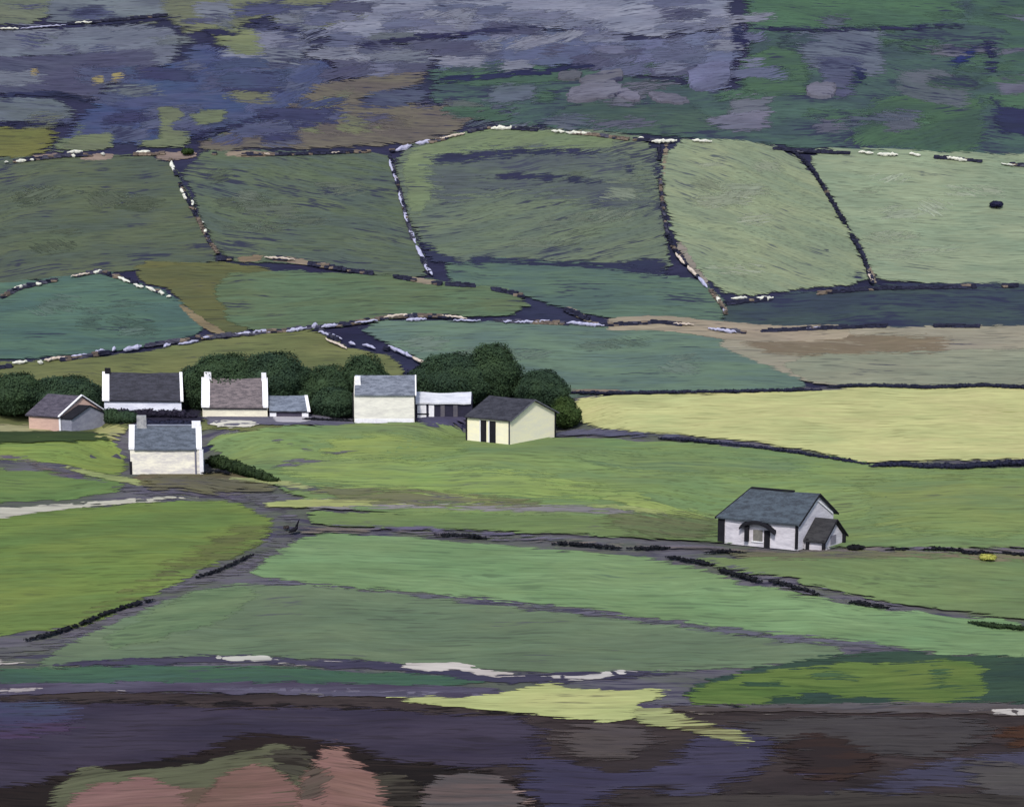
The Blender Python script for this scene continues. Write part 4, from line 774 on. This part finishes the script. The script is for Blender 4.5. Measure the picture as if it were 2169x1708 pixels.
# brown roofed house
h = House('brown', 'brown_roofed_house', 'white house with a brown roof and a tall white chimney at each gable')
h.gabled('wall', 0, h.W, 0, h.D, -1.2, h.he, h.hr, white((232,228,204), (208,202,184)))
rf = h.chevron('roof', .62, h.W-1.0, 0, h.D, h.he, h.hr, .22, .2, slate((122,112,114), (102,94,98)), sag=.1)
h.box('eave_shade_strip', (.05, h.W-.05), (0, 0), (h.he-.3, h.he-.16), BK, f=(.02, .22), face='f')
for a in ((-.12, .66), (h.W-1.04, h.W+.15)): h.chevron('gable_coping', a[0], a[1], 0, h.D, h.he, h.hr, .12, .3, TRIM, n=2)
h.chimney(.4, z_at(h.n+h.vR/2, 789)-h.z0, TRIM, rf, .75); h.chimney(h.W-.75, z_at(h.n+h.vR/2, 787)-h.z0, TRIM, rf, 1.05)
h.box('terrace', (-.3, h.W+.2), (0, 0), (-1.4, .18), surf_mat('lilac_stone_terrace', (136,134,158), (116,114,138)), f=(-.05, 1.3), face='f')
# small grey roofed byre
h = House('byre', 'grey_roofed_byre', 'small outbuilding with a pale grey roof attached right of the brown roofed house')
h.root['category'] = 'outbuilding'
h.gabled('wall', 0, h.W, 0, h.D, -1.2, h.he, h.hr, surf_mat('plum_render', (92,86,104), (72,68,88)))
rf = h.chevron('roof', .3, h.W+.05, 0, h.D, h.he, h.hr, .25, .16, slate((124,132,146), (106,114,130)), sag=.07)
h.box('eave_shade_strip', (.05, h.W-.05), (0, 0), (h.he-.3, h.he-.16), BK, f=(.02, .22), face='f')
h.chevron('gable_coping', -.15, .3, 0, h.D, h.he, h.hr, .32, .2, TRIM, n=2)
h.box('pier', (.1, 1.0), (0, 0), (-.6, h.he-.25), TRIM, f=(-.05, .07), face='f'); h.box('pier', (h.W-.95, h.W-.05), (0, 0), (-.6, h.he-.25), TRIM, f=(-.05, .07), face='f')
# white front house
h = House('front', 'white_farmhouse', 'white farmhouse with a blue grey roof in front of the village, nearest on the left')
WF = white((234,230,212), (190,186,186))
h.gabled('wall', 0, h.W, 0, h.D, -1.2, h.he, h.hr, WF)
rf = h.chevron('roof', .55, h.W-.55, 0, h.D, h.he, h.hr, .22, .2, slate((98,106,118), (84,92,104)), sag=.12)
for a in ((-.15, .58), (h.W-.58, h.W+.15)): h.chevron('gable_coping', a[0], a[1], 0, h.D, h.he, h.hr, .1, .3, TRIM, n=2)
h.chimney(.5, z_at(h.n+h.vR/2, 891)-h.z0, TRIM, rf, 1.2, .8); h.chimney(h.W-1.5, z_at(h.n+h.vR/2, 879)-h.z0, surf_mat('grey_stack', (140,140,150), (200,200,200)), rf, 1.3, .8)
h.box('ridge_cap', (.6, h.W-.6), (h.D/2-.16, h.D/2+.16), (h.hr+.14, h.hr+.3), surf_mat('pale_ridge', (170,176,194), (146,152,170)), rf)
h.box('downpipe', (.6, .78), (0, 0), (-.2, h.he-.1), surf_mat('grey_paint', (142,142,158), (120,120,138)), f=(0, .16), face='f')
h.box('buttress', (-.28, .2), (0, 0), (-.6, h.he-.1), TRIM, f=(-.3, .1), face='f')
h.box('plinth', (h.W-.2, h.W+.12), (0, 0), (-.6, 1.7), BK, f=(-.2, .05), face='f')
# centre house
h = House('centre', 'centre_white_house', 'tall white house with a light grey roof in the middle of the village')
h.gabled('wall', 0, h.W, 0, h.D, -1.2, h.he, h.hr, white((224,222,212), (198,196,190)))
rf = h.chevron('roof', -.12, h.W-.1, 0, h.D, h.he, h.hr, .22, .18, slate((128,134,146), (108,114,128)), sag=.06)
h.box('chimney', (h.W-.95, h.W-.1), (h.D*.22, h.D*.42), (h.he+.5, h.hr+.15), TRIM, rf, taper=.05)
h.chevron('gable_coping', -.3, -.12, 0, h.D, h.he, h.hr, .2, .2, TRIM, n=2)
h.box('plinth', (0, h.W), (0, 0), (-.8, .12), BK, f=(-.05, .06), face='f')
h.box('skirting', (.1, h.W-.1), (0, 0), (.125, .75), TRIM, f=(-.05, .05), face='f')
h.box('downpipe', (-.18, -.02), (0, 0), (-.4, h.he), BK, f=(-.2, .06), face='f'); h.box('downpipe', (h.W+.02, h.W+.2), (0, 0), (-.4, h.he+.2), BK, f=(-.2, .06), face='f')
# shed
h = House('shed', 'white_roofed_shed', 'low shed with a flat white roof and dark bays between the centre and cream houses')
h.root['category'] = 'shed'
DK = surf_mat('dark_bay', (56,54,76), (46,46,64))
h.gabled('wall', 0, h.W, 0, h.D, -1.2, h.he, h.hr, DK)
h.chevron('roof', .15, h.W+.1, 0, h.D, h.he, h.hr, .3, .2, surf_mat('white_roof', (220,222,228), (188,190,200), .8, (.3,.3,3), 1.5), sag=.14)
W_ = h.W
for a0, a1, m in ((W_-1.5, W_-.25, TRIM), (W_-2.6, W_-1.85, TRIM)): h.box('bay_panel', (a0, a1), (0, 0), (-.1, h.he-.25), m, f=(-.05, .1), face='f')
h.box('bay_rail', (W_-1.9, W_-.25), (0, 0), (.55, .75), BK, f=(.1, .13), face='f')
for a0 in (W_-4.1, W_-5.9): h.box('pillar', (a0, a0+.6), (0, 0), (-.1, h.he-.15), surf_mat('grey_pillar', (118,114,120), (96,94,106)), f=(-.05, .1), face='f')
h.box('plinth', (.2, W_), (0, 0), (-.9, .1), surf_mat('indigo_plinth', (74,74,108), (60,58,92)), f=(-.05, .25), face='f')
# cream house
h = House('cream', 'cream_house', 'cream house with a dark roof and a broad gable turned to the hay field')
CR = white((236,230,196), (224,220,198))
h.gabled('wall', 0, h.W, 0, h.D, -1.2, h.he, h.hr, CR)
h.chevron('roof', -.35, h.W+.15, 0, h.D, h.he, h.hr, .32, .18, slate((66,66,74), (52,52,60)), sag=.08)
h.chevron('gable_coping', -.42, -.352, 0, h.D, h.he, h.hr, .34, .16, surf_mat('grey_trim', (132,134,142), (96,98,108)), n=2, lift=-.02)
for x0, x1 in ((1018, 1030), (1037, 1050)):
    a1, a0 = (1080-x0)/92*h.W, (1080-x1)/92*h.W
    d = h.box('door', (a0, a1), (0, 0), (-.1, h.he-.35), BK, f=(-.05, .05), face='f')
    h.box('door_frame', (a1+.002, a1+.14), (0, 0), (-.1, h.he-.3), TRIM, d, f=(-.05, .09), face='f')
h.box('plinth', (.1, h.W), (0, 0), (-.9, .06), BK, f=(-.05, .05), face='f'); h.box('plinth', (0, 0), (.1, h.D), (-.9, .1), BK, g=(-.05, .06), face='g')
h.box('downpipe', (-.02, .14), (0, 0), (-.2, h.he-.1), surf_mat('grey_paint2', (96,96,104), (70,70,80)), f=(0, .14), face='f')
h.box('downpipe', (h.W-.05, h.W+.16), (0, 0), (-.2, h.he), BK, f=(-.1, .1), face='f'); h.box('downpipe', (0, 0), (h.D-.12, h.D+.08), (-.2, h.he+.1), BK, g=(-.1, .1), face='g')
# grey roofed house with porch
h = House('grey', 'porch_house', 'white house with slate roof, arched black door hood and gabled porch, alone at right')
GW_ = white((206,203,210), (172,169,178)); U = h.W/160
h.gabled('wall', 0, h.W, 0, h.D, -1.2, h.he, h.hr, GW_, hip=1.7)
rf = h.chevron('roof', -.3, h.W+.12, 0, h.D, h.he, h.hr, .4, .2, slate((78,88,98), (66,74,84)), sag=.1, hip=1.7)
h.box('eave_shade_strip', (.05, h.W-.05), (0, 0), (h.he-.3, h.he-.16), BK, f=(.02, .22), face='f')
h.box('ridge_cap', (2.6, h.W-1.55), (h.D/2-.14, h.D/2+.14), (h.hr+.12, h.hr+.3), BK, rf)
h.chevron('bargeboard', -.4, -.302, 0, h.D, h.he, h.hr, .45, .2, BK, rf, n=2)
hb = h.chevron('bargeboard', h.W+.122, h.W+.26, 0, h.D, h.he, h.hr, .45, .22, BK, rf, n=1)
for i_ in (2, 5, 8, 11): hb.data.vertices[i_].co -= Vector((h.e1[0], h.e1[1], 0))*1.7
h.chevron('gable_trim', -.12, -.01, .4, h.D-.4, h.he+.1, h.hr-.5, .1, .2, TRIM, n=2, lift=-.2)
def fa(x): return (1690-x)*U
h.box('corner_board', (fa(1542), fa(1528)), (0, 0), (-.3, h.he+.1), BK, f=(-.3, .1), face='f')
h.box('plinth', (0, 0), (.05, 1.2), (-1, .12), BK, g=(-.05, .1), face='g')
h.box('eave_shade_strip', (.0, h.W), (0, 0), (h.he-.3, h.he-.14), BK, f=(.02, .3), face='f')
h.box('downpipe', (fa(1690), fa(1684)), (0, 0), (.3, h.he-.3), BK, f=(0, .14), face='f')
h.box('plinth', (.0, h.W), (0, 0), (-1, .1), BK, f=(-.05, .08), face='f')
d = h.box('door', (fa(1634), fa(1622)), (0, 0), (-.1, 2.1), BK, f=(-.05, .06), face='f')
wn = h.box('window', (fa(1619), fa(1600)), (0, 0), (.75, 2.05), surf_mat('window_pane', (150,148,140), (120,118,116)), f=(-.05, .05), face='f')
h.box('sill', (fa(1621), fa(1597)), (0, 0), (.62, .746), TRIM, wn, f=(-.05, .12), face='f')
# arched hood over the door
hv = []; hf = []; n = 12
for i in range(n+1):
    q = i/n; x = 1574+(1646-1574)*q; zc_ = 2.15+.95*math.sin(math.pi*min(1, q*1.04))**.8-.25*q
    for f_, dz in ((0, 0), (.75, -.12), (.75, .16), (0, .3)): hv.append(h.P(fa(x), 0, zc_+dz, f_))
for i in range(n):
    b = i*4; hf += [(b+j, b+4+j, b+4+(j+1) % 4, b+(j+1) % 4) for j in range(4)]
hf += [(0, 1, 2, 3), (n*4+3, n*4+2, n*4+1, n*4)]
hd = h.mesh('door_hood', hv, hf, BK); bm_fix(hd)
h.box('bracket_post', (fa(1592), fa(1584)), (0, 0), (.7, 2.5), BK, hd, f=(.02, .5), face='f')
# porch on the gable
p0, p1, po = 1.3, 5.3, 2.1
pe = z_at(h.n-h.e1*po+h.e2*p0, 1142)-h.z0; pr = z_at(h.n-h.e1*po+h.e2*(p0+p1)/2, 1101)-h.z0
pc = h.gabled('porch', -po, -.02, p0, p1, -1.2, pe, pr, GW_)
h.chevron('porch_roof', -po-.4, -.03, p0, p1, pe, pr, .35, .18, slate((56,56,58), (44,44,48)), pc, n=3)
h.chevron('porch_bargeboard', -po-.5, -po-.402, p0, p1, pe, pr, .4, .18, BK, pc, n=2)
def post(a, t, top): h.box('porch_post', (a-.14, a+.14), (t-.14, t+.14), (-.6, top), BK, pc)
post(-po-.16, p0-.16, pe); post(-.45, p0-.2, pe); post(-po-.16, p1+.1, pe)
h.box('porch_step', (-po-.3, -.2), (p0-.45, p0-.32), (-.8, .12), BK, pc)
h.box('porch_window', (-po-.06, -po-.005), (p0+1.5, p0+2.6), (.5, 1.5), surf_mat('porch_pane', (150,148,160), (128,126,140)), pc)
# ------------------------------------------------------------------ daylight
SUN = Vector((-.12, -.72, .8)).normalized()
elev = math.asin(SUN.z); az = math.atan2(SUN.x, SUN.y)
wd = bpy.data.worlds.new('World'); S.world = wd; wd.use_nodes = True; nt = wd.node_tree; nt.nodes.clear()
sky = N(nt, 'ShaderNodeTexSky', sky_type='NISHITA'); sky.sun_disc = False; sky.sun_elevation = elev; sky.sun_rotation = az; sky.dust_density = 2.
bg = N(nt, 'ShaderNodeBackground'); bg.inputs['Strength'].default_value = .1; nt.links.new(sky.outputs[0], bg.inputs['Color'])
wo = N(nt, 'ShaderNodeOutputWorld'); nt.links.new(bg.outputs[0], wo.inputs[0])
sl = bpy.data.lights.new('sun', 'SUN'); sl.energy = 1.5; sl.angle = math.radians(5); sl.color = (1, .96, .9)
so = bpy.data.objects.new('sun', sl); COL.objects.link(so); so.rotation_euler = SUN.to_track_quat('Z', 'Y').to_euler(); so.location = (0, 0, 200)
S.view_settings.view_transform = 'Standard'; S.view_settings.look = 'None'; S.view_settings.exposure = 1.; S.view_settings.gamma = 1.
S.cycles.max_bounces = 4; S.cycles.diffuse_bounces = 2; S.cycles.transparent_max_bounces = 24
try: S.cycles.use_denoising = True
except Exception: pass
